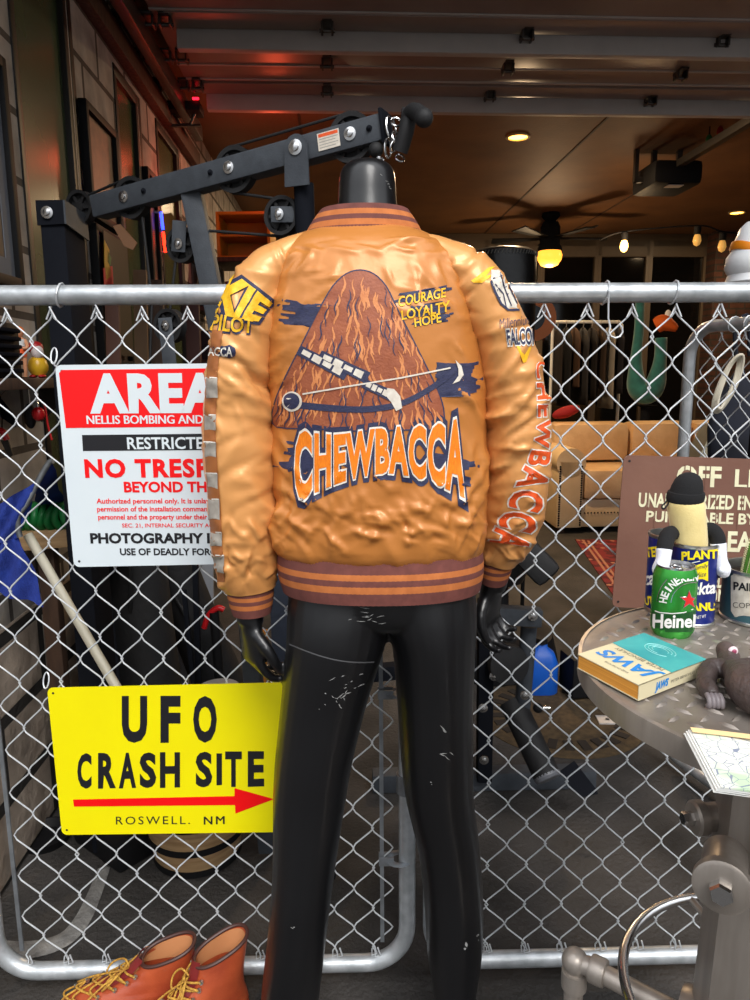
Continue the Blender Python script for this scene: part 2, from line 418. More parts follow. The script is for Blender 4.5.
MB().gbox(-0.86, -0.81, 1.4, 4.9, 2.86, 2.95, 0.006).build('track', m_hinge, gd)

# ------------------------------------------------------------------ lamps of the garage
m_lampface = pm('lamp_glow', (255, 190, 90), 0.5, emit=(255, 180, 80), es=9)
m_ring = pm('lamp_trim_ring', (210, 196, 150), 0.5)
def lamp_light(name, loc, e, c=(1, 0.70, 0.40), r=0.07, kind='POINT'):
    d = bpy.data.lights.new(name, kind); d.energy = e; d.color = c
    if kind == 'POINT': d.shadow_soft_size = r
    else: d.shape = 'DISK'; d.size = r*2
    o = bpy.data.objects.new(name, d); col.objects.link(o); o.location = loc; return o
for (x, y), lb, e in (((518, 136), 'round recessed ceiling light in open stretch of brown ceiling', 75), ((737, 212), 'round recessed ceiling light above the dark brick at back', 30),
                      ((330, 190), 'round recessed ceiling light hidden behind mannequin neck', 30)):
    p = atz(x, y, 3.1)
    if x == 330: p = G(0.15, 7.6, 3.1)
    t = thing('recessed_light', p+Vector((0, 0, -0.01)), lb, 'ceiling light', 'recessed ceiling lights')
    MB().lathe([(0.085, 0), (0.088, -0.012), (0.07, -0.014), (0.068, -0.004)], p, n=28, cap=False).build('trim_ring', m_ring, t)
    MB().lathe([(0.069, -0.006), (0.0, -0.006)], p, n=28, cap=False).build('bulb_face', m_lampface, t)
    lamp_light('recessed_lamp', p+Vector((0, 0, -0.05)), e, r=0.06, kind='AREA')
# ceiling fan with a lit globe
pc = atz(551, 213, 3.1); dv = pc.y
t = thing('ceiling_fan', pc, 'dark ceiling fan with lit amber globe hanging near the back windows', 'ceiling fan')
zg = at(551, 258, dv).z
MB().lathe([(0.0, 0), (0.09, 0), (0.10, -0.03), (0.05, -0.09), (0.02, -0.1)], pc, n=24).build('ceiling_cup', m_gund, t)
MB().tube([pc+Vector((0, 0, -0.09)), Vector((pc.x, pc.y, zg+0.35))], 0.025, 10).build('drop_rod', m_gund, t)
MB().lathe([(0.02, 0.40), (0.08, 0.37), (0.105, 0.32), (0.105, 0.14), (0.13, 0.10), (0.13, 0.07), (0.0, 0.07)], Vector((pc.x, pc.y, zg)), n=28).build('motor_housing', m_gund, t)
m_globe = pm('amber_globe', (255, 190, 90), 0.3, emit=(255, 160, 50), es=2.2)
MB().lathe([(0.12, 0.07), (0.135, 0.03), (0.128, -0.02), (0.09, -0.075), (0.04, -0.095), (0.0, -0.10)], Vector((pc.x, pc.y, zg)), n=28).build('light_globe', m_globe, t)
for a in (10, 82, 154, 226, 298):
    d = Vector((math.cos(math.radians(a)), math.sin(math.radians(a)), 0)); s = Vector((-d.y, d.x, 0)); c = Vector((pc.x, pc.y, zg+0.2))
    MB().prism([c+d*0.10-s*0.04, c+d*0.62-s*0.08, c+d*0.66, c+d*0.62+s*0.08+Vector((0, 0, 0.03)), c+d*0.10+s*0.04], (0, 0, 0.012)).build('blade', m_black, t)
lamp_light('fan_lamp', Vector((pc.x, pc.y, zg-0.2)), 22)
# door opener
po = atz(668, 150, 3.1)
u0, v0 = po.dot(EU), po.dot(EV)
t = thing('garage_door_opener', po, 'black garage door opener motor hung under the brown ceiling', 'door opener')
m = MB().gbox(u0-0.19, u0+0.19, v0-0.22, v0+0.22, 2.80, 2.98, 0.05); m.build('motor_case', m_black, t)
m = MB(); m.gbox(u0-0.26, u0-0.23, v0-0.02, v0+0.02, 2.86, 3.1); m.gbox(u0-0.12, u0-0.08, v0, v0+0.03, 2.95, 3.1); m.gbox(u0+0.08, u0+0.12, v0, v0+0.03, 2.95, 3.1); m.gbox(u0-0.26, u0-0.17, v0-0.02, v0+0.02, 2.86, 2.90)
m.build('hanger', m_hinge, t)
MB().gbox(u0-0.025, u0+0.025, 4.5, v0-0.2, 2.92, 2.97).build('rail', m_hinge, t)
MB().gbox(u0-0.07, u0+0.05, v0-0.2, v0-0.12, 2.795, 2.801).build('label_plate', m_strut, t)
for x, y, c, nm, lb in ((709, 141, (20, 90, 50), 'green', 'small green tag hanging on a cord from the ceiling'), (720, 133, (150, 20, 25), 'red', 'small red tag hanging on a cord from the ceiling')):
    p = at(x, y, 5.4); t = thing('pull_tag', p, lb, 'tag', 'hanging ceiling tags')
    MB().ell(p, (0.025, 0.015, 0.045), nu=12, nv=8).build('tag', pm('tag_'+nm, c, 0.5), t)
    MB().tube([p+Vector((0, 0, 0.04)), Vector((p.x, p.y, 3.1))], 0.004, 5).build('cord', m_black, t)
# string bulbs by the brick
bulbs = []
for x, y, lb in ((624, 246, 'bright clear string bulb left of the brick'), (697, 240, 'clear string bulb at left end of brick wall'), (722, 246, 'clear string bulb over the brick beside white figure')):
    p = at(x, y, 6.6); t = thing('string_bulb', p, lb, 'string bulb', 'clear bulbs strung across the back')
    MB().lathe([(0.0, -0.055), (0.025, -0.04), (0.036, -0.008), (0.03, 0.025), (0.02, 0.05)], p, n=16).build('glass_bulb', pm('bulb_glow', (255, 205, 120), 0.1, emit=(255, 190, 95), es=9) if x == 624 else pm('bulb_dim', (255, 205, 120), 0.1, emit=(255, 190, 95), es=.35), t)
    MB().lathe([(0.028, 0.045), (0.03, 0.11), (0.0, 0.12)], p, n=12).build('socket', m_black, t); bulbs.append(p)
lamp_light('string_lamp', bulbs[0]+Vector((0, -0.12, 0)), 5)
wp = [at(600, 240, 6.6)] + [q+Vector((0, 0, 0.12)) for q in bulbs] + [at(765, 236, 6.6)]
tag(MB().tube(catmull(wp, 8), 0.007, 6).build('string_light_cable', m_black), 'black cable carrying the clear string bulbs', 'cable')
# neon tube and red glow on the left wall
# ------------------------------------------------------------------ chain-link panels
m_wire = pm('galvanised_wire', (220, 224, 226), 0.42, 0.35, c2=(196, 200, 204), sc=40)
m_band = pm('dull_zinc', (150, 155, 160), 0.5, 0.7, c2=(128, 132, 136), sc=30)
PW, PH, WR = 0.0445, 0.0515, 0.0019
def fence(name, O, ex, W, z0, z1, x0, x1, label, mesh_seed=0, r=0.0195):
    """O: foot of the panel at its left end, ex: direction along it, frame from 0 to W, mesh from x0 to x1"""
    ex = Vector(ex).normalized(); ez = Vector((0, 0, 1)); ey = ex.cross(ez)      # ey points at the camera or away
    if ey.y > 0: ey = -ey
    t = thing(name, Vector(O), label, 'fence panel', 'chain-link fence panels')
    L = lambda a, b, c=0.0: Vector(O)+ex*a+ez*b+ey*c
    R = 0.095; pts = []
    for cx, cz, a in ((W-R, z1-R, 0), (R, z1-R, 90), (R, z0+R, 180), (W-R, z0+R, 270)):
        pts += [L(cx+R*math.cos(math.radians(a+q)), cz+R*math.sin(math.radians(a+q))) for q in range(0, 91, 10)]
    MB().tube(pts, r, 14, closed=True, up=ey).build('frame', m_steel, t)
    mb = MB(); n = int((x1-x0)/PW); rows = int((z1-z0-0.01)/PH)
    for i in range(n+1):
        side = 1 if i % 2 == 0 else -1
        pts = []; top = z1-0.036; sag = random.uniform(-0.002, 0.002)
        for k in range(rows):
            z = top-k*PH
            if z < z0+0.0: break
            odd = (k+i) % 2
            xx = x0+i*PW+(PW if odd else 0.0); s = 1 if odd else -1
            jx = (noise.noise(Vector((i*0.35+mesh_seed, k*0.35, 3)))*0.004); jz = noise.noise(Vector((i*0.3, k*0.3+mesh_seed, 9)))*0.004
            c = Vector((xx+s*0.0016+jx+sag, z+jz, 0))
            for dz, dx, dy in ((0.010, -0.0062, 0.0018), (0.0, 0, 0.0), (-0.010, -0.0062, -0.0018)):
                pts.append(L(c.x+dx*s, c.y+dz, dy*s*1.2))
        # knuckled ends
        a = pts[0]; pts = [a+ex*(0.016*(1 if i % 2 else -1))+ez*-0.022+ey*0.004, a+ez*0.004+ex*(0.004*(1 if i % 2 else -1))+ey*0.004] + pts[1:]
        b = pts[-1]; pts += [b+ez*-0.012+ey*0.004, b+ez*-0.006+ex*0.012+ey*0.006, b+ez*0.014+ex*0.006+ey*0.006]
        mb.tube(pts, WR, 6)
    mb.build('chain_link_mesh', m_wire, t, ang=80)
    return t, L, r
yaw = math.radians(1.3); FX = Vector((math.cos(yaw), math.sin(yaw), 0))
OL = Vector((0.068, 1.481, 0))
FY = lambda X: OL.y + (X-OL.x)*math.tan(yaw)
W1 = 0.95
fl, LL, rr = fence('chain_link_panel', OL-FX*W1, FX, W1, 0.055, 1.575, 0.0693, W1-0.05, 'left galvanised chain-link panel behind mannequin carrying the two alien site signs')
def tie(t, L, x, z, r, curl=True):
    pts = [L(x+0.004*math.sin(a), z+r*1.12*math.sin(a), r*1.12*math.cos(a)) for a in [i*2*PI/12 for i in range(13)]]
    if curl:
        pts += [L(x+0.006, z-0.05, 0.01), L(x-0.004+0.014, z-0.066, 0.012)] + [L(x+0.022*1+0.014*math.cos(a), z-0.075+0.014*math.sin(a), 0.012) for a in [2.6+i*0.7 for i in range(8)]]
    MB().tube(pts, 0.0019, 6).build('tie_wire', m_wire, t)
def lx(L0, ex, px, py, Y=1.47): return (at(px, py, Y)-L0).dot(ex)
for px in (62,): tie(fl, LL, lx(OL-FX*W1, FX, px, 297), 1.575, 0.0205, False)
# tension bar and bands at the meeting post
xb = W1-0.058
MB().box(LL(xb, 0.79, 0.0), (0.009, 0.004, 1.36), None).build('tension_bar', m_band, fl)
MB().box(LL(0.058, 0.79, 0.0), (0.009, 0.004, 1.36), None).build('tension_bar', m_band, fl)
for zz in (0.73, 0.325, 1.25):
    m = MB(); m.tube([LL(W1-0.0195+0.0*1+0.0225*math.cos(a)-0.0, zz, 0.0225*math.sin(a)) for a in [i*2*PI/16 for i in range(16)]], 0.009, 6, closed=True, up=(0, 0, 1), flat=0.35)
    m.box(LL(W1-0.048, zz, 0.010), (0.034, 0.004, 0.02), None); m.box(LL(W1-0.048, zz, -0.010), (0.034, 0.004, 0.02), None)
    m.build('tension_band', m_band, fl)
m = MB().lathe([(0.021, -0.022), (0.0245, -0.022), (0.0245, 0.022), (0.021, 0.022)], LL(W1-0.0005, 0.515, 0), n=20); m.box(LL(W1+0.024, 0.515, 0.004), (0.012, 0.012, 0.04), None, 0.002)
m.build('post_clamp', m_band, fl)
OR = OL + FX*0.056; W2 = 1.15
fr, LR, rr = fence('chain_link_panel', OR, FX, W2, 0.055, 1.575, 0.0387, W2-0.05, 'right galvanised chain-link panel behind mannequin and the round table', 5)
for px in (608, 678): tie(fr, LR, lx(OR, FX, px, 296), 1.575, 0.0205, px == 608)
MB().lathe([(0.0195, -0.02), (0.0225, -0.02), (0.0225, 0.02), (0.0195, 0.02)], LR(0.0, 0.36, 0), n=18).build('post_clamp', m_band, fr)
# third panel swung back into the garage on the right
A3 = Vector((1.05, 2.44, 0)); B3 = Vector((1.32, 1.62, 0)); E3 = (B3-A3); W3 = E3.length
f3, L3, rr = fence('chain_link_panel', A3, E3, W3, 0.055, 1.56, 0.05, W3-0.05, 'galvanised chain-link panel turned back into the garage behind the brown sign', 11)
for q in (0.18, 0.24, 0.4): tie(f3, L3, q, 1.56, 0.0205, False)

# ------------------------------------------------------------------ mannequin, one continuous body
m_mann = pm('black_gloss_fibreglass', (18, 18, 20), 0.36, c2=(12, 12, 14), sc=3, coat=0.3, spec=0.4, bump=0.06, bs=14, bdist=0.004)
m_mann.node_tree.nodes['Principled BSDF'].inputs['Coat Roughness'].default_value = 0.22
mann = thing('mannequin', Vector((0.0, 1.27, 0)), 'headless glossy black mannequin standing with its back turned, wearing the orange jacket', 'mannequin')
def ringh(c, hw, hd, n=28, p=2.0, tilt=None):
    out = []
    for k in range(n):
        a = 2*PI*k/n; ca, sa = math.cos(a), math.sin(a)
        x = math.copysign(abs(ca)**(2/p), ca)*hw; y = math.copysign(abs(sa)**(2/p), sa)*hd
        out.append(Vector(c)+Vector((x, y, 0)))
    return out
def px_ring(y, xl, xr, Y, hd, n=28, p=2.0):
    a, b = at(xl, y, Y), at(xr, y, Y); c = (a+b)/2
    return ringh((c.x, Y, c.z), (b.x-a.x)/2, hd, n, p)
def dense(rows, k=4):
    P = [Vector((r[0], r[1], r[2])) for r in rows]; Q = [Vector((r[3], r[4], 0)) for r in rows]
    A, B = catmull(P, k), catmull(Q, k)
    return [(a.x, a.y, a.z, b.x, b.y) for a, b in zip(A, B)]
body = MB()
torso = [(240, 326, 410, 1.285, .06), (262, 298, 440, 1.28, .07), (300, 280, 462, 1.278, .085), (350, 276, 470, 1.28, .1),
         (430, 284, 474, 1.28, .1), (500, 288, 476, 1.275, .1), (545, 287, 476, 1.268, .094), (580, 288, 475, 1.266, .096), (600, 289, 475, 1.266, .096), (614, 297, 469, 1.266, .085), (622, 318, 448, 1.267, .06)]
body.loft([px_ring(*r) for r in dense(torso)])
neck = [(161, 360, 375, 1.30, .015), (162.5, 352, 383, 1.30, .03), (166, 345, 390, 1.30, .043), (173, 340.5, 394.5, 1.299, .051), (186, 338.5, 396, 1.297, .054), (205, 337.5, 397, 1.293, .055), (245, 333, 402, 1.285, .06)]
body.loft([px_ring(*r) for r in dense(neck)])
legL = [(560, 296, 396, 1.264, .085), (590, 289, 396, 1.266, .094), (618, 287, 391, 1.263, .101), (646, 286, 385, 1.26, .100), (700, 281, 368, 1.258, .088), (760, 275, 353, 1.255, .078), (800, 273, 346, 1.253, .07), (850, 273, 338, 1.25, .066),
        (900, 271, 331, 1.248, .066), (950, 266, 325, 1.247, .062), (1000, 261, 319, 1.25, .055), (1060, 262, 311, 1.255, .045), (1130, 268, 304, 1.258, .036)]
legR = [(560, 376, 470, 1.266, .085), (590, 376, 475, 1.267, .094), (618, 383, 476.5, 1.268, .101), (646, 392, 475, 1.27, .100), (700, 397, 473, 1.275, .088), (760, 401, 473, 1.28, .078), (800, 406, 474, 1.283, .07), (850, 418, 480, 1.285, .066),
        (900, 424, 483, 1.288, .066), (950, 427, 482, 1.288, .062), (1000, 434, 475, 1.285, .052), (1060, 438, 470, 1.282, .043), (1130, 440, 466, 1.28, .036)]
for rows, toe in ((legL, -0.02), (legR, 0.03)):
    d = dense(rows); R_ = [px_ring(*r) for r in d]; body.loft(R_)
    c = sum(R_[-1], Vector())/len(R_[-1])
    ank = Vector((c.x, c.y, 0.10))
    body.loft([ringh((c.x, c.y, c.z+0.02), .034, .038), ringh(ank, .031, .037), ringh((c.x, c.y-0.005, 0.05), .032, .045), ringh((c.x, c.y-0.005, 0.016), .03, .042)])
    foot = [(c.y-0.045, .024, .02, .03), (c.y-0.02, .033, .05, .045), (c.y+0.03, .037, .055, .05), (c.y+0.08, .044, .035, .034), (c.y+0.115, .045, .022, .022), (c.y+0.145, .034, .014, .015)]
    body.loft([[Vector((c.x+toe*(y-c.y)/0.17+hw*math.cos(2*PI*k/20), y, max(0.014, zc)+hh*math.sin(2*PI*k/20))) for k in range(20)] for y, hw, zc, hh in foot])
# arms inside the sleeves, hands below the cuffs
def limb(mb, pts, rs, k=5, n=16):
    P = catmull(pts, k); Rr = catmull([(r, 0, 0) for r in rs], k); mb.tube(P, [max(q.x, 0.003) for q in Rr], n)
armL = [at(300, 262, 1.275), at(270, 290, 1.268), at(248, 330, 1.262), at(240, 420, 1.27), at(243, 500, 1.27), at(248, 560, 1.265), at(250, 600, 1.262), at(250, 622, 1.26)]
armR = [at(430, 262, 1.275), at(464, 290, 1.268), at(492, 335, 1.268), at(508, 400, 1.285), at(513, 470, 1.315), at(508, 520, 1.34), at(500, 560, 1.36), at(493, 588, 1.37)]
for a in (armL, armR): limb(body, a, [.045, .042, .04, .038, .036, .032, .026, .025])
def hand(mb, wrist, dirv, side, across, L=0.095):
    """palm, four bent fingers of unequal length, and a thumb leaving the side of the palm near its base"""
    d = Vector(dirv).normalized(); ac = Vector(across); ac = (ac-d*ac.dot(d)).normalized(); nn = d.cross(ac).normalized()*side
    W = Vector(wrist); palm = []
    for t, hw, hd in ((-0.015, .025, .022), (0.015, .029, .02), (0.045, .038, .016), (0.075, .041, .014), (L, .038, .012)):
        palm.append([W+d*t+ac*(hw*math.cos(2*PI*k/16))+nn*(hd*math.sin(2*PI*k/16)) for k in range(16)])
    mb.loft(palm)
    for i, (fl_, o) in enumerate(((0.068, 0.029), (0.078, 0.0098), (0.072, -0.0098), (0.056, -0.028))):
        p = W+d*(L-0.02)+ac*o; pts = [p]; q = d.copy(); ang = 0
        for seg, bend in ((0.02, 4), (fl_*0.45, 28+4*i), (fl_*0.32, 40), (fl_*0.25, 30)):
            ang += math.radians(bend); v = d*math.cos(ang)+nn*math.sin(ang); p = p+v*seg+ac*(o*0.06); pts.append(p)
        limb(mb, pts, [.009, .0092, .0088, .0078, .0062], 3, 10)
    b = W+d*0.028+ac*0.024
    limb(mb, [b, b+d*0.022+ac*0.022+nn*0.008, b+d*0.05+ac*0.028+nn*0.02, b+d*0.074+ac*0.022+nn*0.032], [.013, .0115, .0098, .0072], 3, 10)
hand(body, at(250, 617, 1.262), Vector((0.03, 0.02, -1)), -1, Vector((0.55, -0.8, 0)), 0.085)
hand(body, at(492, 584, 1.37), Vector((-0.04, 0.25, -1)), -1, Vector((-0.6, -0.75, 0)), 0.085)
raw = body.build('body', m_mann, mann)
rm = raw.modifiers.new('r', 'REMESH'); rm.mode = 'VOXEL'; rm.voxel_size = 0.0042; rm.use_smooth_shade = True
sm = raw.modifiers.new('s', 'SMOOTH'); sm.factor = 0.5; sm.iterations = 5
dg = bpy.context.evaluated_depsgraph_get(); dg.update(); me = bpy.data.meshes.new_from_object(raw.evaluated_get(dg))
raw.modifiers.clear(); raw.data = me; me.polygons.foreach_set('use_smooth', [True]*len(me.polygons))
mw = WM['mannequin']; mb_bvh = BVHTree.FromPolygons([mw @ v.co for v in me.vertices], [list(p.vertices) for p in me.polygons])
m_scr = pm('bare_scratch', (150, 150, 148), 0.7)
sc_ = MB()
def scr(cx, cy, n, sx, sy, ln, ang, w=1.0):
    for _ in range(n):
        x, y = cx+random.gauss(0, sx), cy+random.gauss(0, sy); a = math.radians(ang+random.gauss(0, 18)); l = random.uniform(0.25, 1)*ln
        strip(sc_, mb_bvh, [(x-math.cos(a)*l/2, y-math.sin(a)*l/2), (x, y+random.uniform(-.6, .6)), (x+math.cos(a)*l/2, y+math.sin(a)*l/2)], w*random.uniform(.6, 1.2), None, 0.0006)
scr(348, 686, 12, 7, 7, 10, -20); scr(338, 698, 8, 5, 4, 4, 30, .9); scr(371, 616, 14, 9, 4, 9, -12, .7); scr(444, 732, 2, 2, 2, 10, 60); scr(446, 755, 4, 3, 2, 8, 30, .9)
scr(328, 705, 5, 8, 8, 2, 0, .9); scr(465, 946, 2, .8, 1.6, 5, 80, 3); scr(292, 928, 3, 1.5, 1, 2, 0, 1); scr(430, 783, 2, 2, 2, 2, 0, 1.2); scr(478, 930, 3, 1, 12, 2, 0, 1)
scr(388, 130+50, 5, 8, 5, 4, 10, .6)
sc_.build('paint_scratches', m_scr, mann)
sl = MB(); strip(sl, mb_bvh, [(289+i*5, 644+9*math.sin(i/17*PI*0.8)+i*0.75) for i in range(18)], 1.3, 1.3, 0.0006); sl.build('joint_seam', pm('seam_grey', (78, 78, 80), 0.5), mann)

# ------------------------------------------------------------------ satin bomber jacket
def satin(name, c, c2):
    m = pm(name, c, 0.33, 0.12, c2=c2, sc=3.5, detail=2, bump=0.14, bs=30, bdist=0.006, contrast=(0.3, 0.7))
    return m
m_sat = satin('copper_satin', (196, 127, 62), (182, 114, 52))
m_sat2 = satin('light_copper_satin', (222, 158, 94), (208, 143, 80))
m_kb = pm('brown_rib_knit', (114, 62, 54), 0.85, c2=(98, 52, 45), sc=60)
m_ko = pm('orange_rib_knit', (192, 112, 56), 0.85, c2=(174, 98, 46), sc=60)
jk = thing('bomber_jacket', Vector((0.0, 1.27, 0.98)), 'copper satin bomber jacket with orange lettering on its back, worn by the mannequin', 'jacket')
def crease(p, ang, fa, fl_, seed):
    a = math.radians(ang); ac = p.x*math.cos(a)+p.z*math.sin(a); al = -p.x*math.sin(a)+p.z*math.cos(a)
    return noise.noise(Vector((ac*fa+seed, al*fl_, p.y*6+seed)))
def ridge(p, *a): return (1-2.2*abs(crease(p, *a)))
def pxz(p):
    v = p-CAM; z = v.dot(FWD); return 375+FPX*v.dot(CR)/z, 500-FPX*v.dot(CU)/z
def make_folds(zones, seed):
    """creases: (x, y, half length, angle, width, height) in pixels / metres"""
    r = random.Random(seed); F = []
    for x0, y0, x1, y1, n, ang, sp, ln, wd, hh in zones:
        for _ in range(n):
            a = math.radians(ang+r.gauss(0, sp)); F.append((r.uniform(x0, x1), r.uniform(y0, y1), math.cos(a), math.sin(a), ln*r.uniform(.5, 1.3), wd*r.uniform(.6, 1.4), hh*r.uniform(.35, 1)*(1 if r.random() < .75 else -.8), r.uniform(-.5, .5)))
    return F
def fold_h(F, p):
    X, Y = pxz(p); s = 0.0
    for x, y, c, sn, l, w_, h, bend in F:
        dx, dy = X-x, Y-y
        if abs(dx) > l+w_*2 or abs(dy) > l+w_*2: continue
        al = dx*c+dy*sn; t = al/l
        if abs(t) >= 1: continue
        ac = -dx*sn+dy*c-bend*l*.35*t*t
        q = abs(ac)/w_
        if q >= 1.6: continue
        # steep on one side, long on the other
        k = (1-q/1.6 if ac > 0 else max(0.0, 1-q))**1.3
        s += h*k*(1-t*t)**1.2
    return s
def displace(mb, fn, rings, n):
    """move each lofted vertex along its outward normal"""
    V = mb.v; N = rings; out = []
    for i in range(N):
        for k in range(n):
            a = V[i*n+(k+1) % n]-V[i*n+(k-1) % n]; b = V[min(i+1, N-1)*n+k]-V[max(i-1, 0)*n+k]
            nr = a.cross(b); nr = nr.normalized() if nr.length > 1e-9 else Vector((0, -1, 0))
            out.append(V[i*n+k]+nr*fn(V[i*n+k], i/(N-1), k/n))
    c = sum(V, Vector())/len(V)
    # orientation test on one vertex
    j = (N//2)*n; cc = sum(V[j:j+n], Vector())/n
    if (out[j]-V[j]).dot(V[j]-cc)*fn(V[j], 0.5, 0) < 0: out = [v*2-o for v, o in zip(V, out)]
    mb.v = out
bodyrows = [(233, 310, 420, 1.285, .066), (238, 296, 434, 1.283, .08), (248, 280, 452, 1.28, .096), (264, 268, 468, 1.278, .110), (300, 265, 478, 1.275, .124), (350, 266, 482, 1.272, .130),
            (400, 270, 485, 1.27, .128), (450, 273, 486, 1.268, .124), (500, 275, 486, 1.266, .120), (528, 275, 484, 1.266, .118), (542, 277, 482, 1.266, .113), (549, 280, 480, 1.266, .105)]
NB = 280; d = dense(bodyrows, 15)
jb = MB().loft([px_ring(*r, n=NB, p=2.25) for r in d], cap=False)
BF = make_folds([(276, 495, 482, 546, 80, 65, 45, 15, 4.2, .0058), (278, 480, 480, 530, 40, 25, 30, 22, 4.5, .005), (276, 470, 480, 540, 16, -60, 20, 22, 4.5, .005), (300, 238, 440, 258, 18, 5, 14, 22, 4, .004), (268, 300, 300, 420, 22, -35, 25, 18, 4, .0045), (450, 290, 484, 420, 20, 215, 25, 18, 4, .0045),
                 (380, 240, 462, 310, 20, 50, 25, 18, 4, .004), (280, 250, 335, 310, 16, 130, 25, 18, 4, .004), (275, 440, 300, 545, 16, 80, 15, 22, 4.5, .006), (460, 440, 485, 545, 16, 100, 15, 22, 4.5, .006), (300, 270, 450, 480, 22, 40, 60, 16, 5, .002)], 5)
def fbody(p, t, k):
    low = max(0.0, min(1.0, (t-0.62)/0.25)); up = max(0, 1-t*4)
    f = 0.005*crease(p, 35, 9, 4, 1)+0.005*crease(p, -40, 12, 4, 5)
    f += 0.0034*ridge(p, 70, 15, 5, 8)*(0.4+low) + 0.0034*ridge(p, 25, 22, 6, 12)*(0.3+1.1*low) + 0.0026*ridge(p, -55, 19, 6, 77)*(0.4+0.8*low)
    f += 0.005*crease(p, 8, 34, 7, 21)*low + 0.0045*crease(p, 80, 24, 6, 31)*up + 0.0024*ridge(p, 60, 34, 12, 3)*low
    return f*0.5 + fold_h(BF, p)
displace(jb, fbody, len(d), NB)
body_bvh = bvh_of(jb)
jb.build('body_panel', m_sat, jk, ang=180)
FL = make_folds([(215, 250, 300, 330, 30, 55, 30, 20, 4.5, .005), (208, 330, 272, 420, 30, 42, 20, 28, 5, .0055), (208, 420, 278, 520, 14, -20, 30, 34, 6, .005), (212, 520, 280, 585, 50, 65, 35, 14, 4, .0055), (262, 380, 280, 520, 12, 70, 20, 24, 5, .007)], 11)
FR = make_folds([(430, 240, 500, 320, 28, -50, 30, 20, 4.5, .005), (480, 320, 540, 400, 24, -35, 25, 24, 5, .005), (484, 395, 545, 470, 30, -25, 16, 32, 5, .007), (480, 470, 545, 545, 34, -28, 26, 22, 4.5, .0055), (480, 535, 530, 560, 24, 70, 40, 11, 4, .005)], 12)
def sleeve(path, hw, hd, seed, kind):
    n = 150; P = catmull(path, 20); Q = catmull([(a, b, 0) for a, b in zip(hw, hd)], 20); rings = []
    for i, p in enumerate(P):
        t = (P[min(i+1, len(P)-1)]-P[max(i-1, 0)]).normalized(); s = t.cross(Vector((0, 1, 0))).normalized()
        if s.x < 0: s = -s
        y = s.cross(t).normalized()
        rings.append([p+s*(Q[i].x*math.cos(2*PI*k/n))+y*(Q[i].y*math.sin(2*PI*k/n)) for k in range(n)])
    mb = MB().loft(rings, cap=False)
    def fs(p, t, k):
        mid = math.exp(-((t-0.58)/0.16)**2); end = max(0, (t-0.84)/0.16); sh = math.exp(-((t-0.12)/0.12)**2)
        f = 0.005*crease(p, 30*kind, 9, 4, seed)+0.004*crease(p, -35*kind, 15, 5, seed+3)
        f += 0.0042*ridge(p, 55*kind, 17, 5, seed+6)*(0.5+mid)+0.005*crease(p, 88, 24, 5, seed+9)*(mid*0.8+end)+0.004*crease(p, 5, 42, 8, seed+11)*end
        f += 0.005*crease(p, 20*kind, 24, 6, seed+14)*sh + 0.0026*ridge(p, -50*kind, 26, 8, seed+17)
        return f*0.5 + fold_h(FL if kind > 0 else FR, p)
    displace(mb, fs, len(P), n); return mb
def S(rows):
    path = [at(x, y, Y) for x, y, Y, w, h in rows]
    return path, [w/720*(at(x, y, Y)-CAM).dot(FWD) for x, y, Y, w, h in rows], [h for *_, h in rows]
sl_rows = [(305, 243, 1.266, 8, .042), (287, 258, 1.260, 17, .054), (266, 281, 1.253, 26.5, .068), (250, 320, 1.252, 31, .076), (241.5, 372, 1.255, 32.5, .077), (239, 430, 1.258, 34, .076),
           (243, 490, 1.26, 36, .074), (246, 540, 1.262, 33, .068), (248, 572, 1.264, 29, .058), (250, 587, 1.265, 24, .046)]
sr_rows = [(423, 243, 1.266, 8, .042), (443, 256, 1.260, 16, .054), (468, 279, 1.253, 27.5, .068), (491, 320, 1.256, 31, .076), (507, 372, 1.266, 29.5, .076), (514, 425, 1.28, 32, .074),
           (514, 475, 1.295, 33, .070), (509, 515, 1.32, 32, .062), (502, 542, 1.338, 26.5, .052), (497, 557, 1.348, 20, .042)]
slm = sleeve(*S(sl_rows), 2, 1); srm = sleeve(*S(sr_rows), 40, -1)
sl_bvh, sr_bvh = bvh_of(slm), bvh_of(srm)
slm.build('sleeve', m_sat2, jk, ang=180); srm.build('sleeve', m_sat2, jk, ang=180)
# ribbed knit bands: the stripes are knitted in, so they are bands of another yarn
def knit(name, ringfn, stripes, n=240, amp=0.0009):
    """ringfn(t) gives the ring, stripes: list of (t0, t1, slot)"""
    mb = MB(); rows = []
    for t0, t1, sl_ in stripes:
        st = 4; rings = []
        for i in range(st+1):
            t = lerp(t0, t1, i/st); R_ = ringfn(t, n); c = sum(R_, Vector())/n
            rings.append([p+((p-c)*Vector((1, 1, 0)) if False else Vector(((p-c).x, (p-c).y, 0))).normalized()*(amp*(1 if k % 2 else -1)) for k, p in enumerate(R_)])
        mb.cur = sl_; k0 = len(mb.f); mb.loft(rings, cap=False)
    mb.cur = 0
    return mb.build(name, [m_kb, m_ko], jk, ang=180)
def two(a, b, p=2.2, bulge=0.0):
    """ring between two rows (y, xl, xr, Y, hd)"""
    def f(t, n):
        r = [lerp(a[i], b[i], t) for i in range(5)]; g = bulge*math.sin(PI*t)
        return px_ring(r[0], r[1]-g, r[2]+g, r[3], r[4]+g*0.0015, n, p)
    return f
ST5 = [(0, .28, 0), (.28, .42, 1), (.42, .56, 0), (.56, .72, 1), (.72, 1, 0)]
knit('hem_band', two((547, 278, 481, 1.266, .110), (587, 284, 479, 1.263, .110), 2.3, 2.5), ST5, 320)
knit('collar', two((238, 304, 424, 1.285, .072), (211, 321, 408, 1.29, .062), 2.1, 1.0), [(0, .2, 0), (.2, .42, 1), (.42, .6, 0), (.6, .8, 1), (.8, 1, 0)], 220)
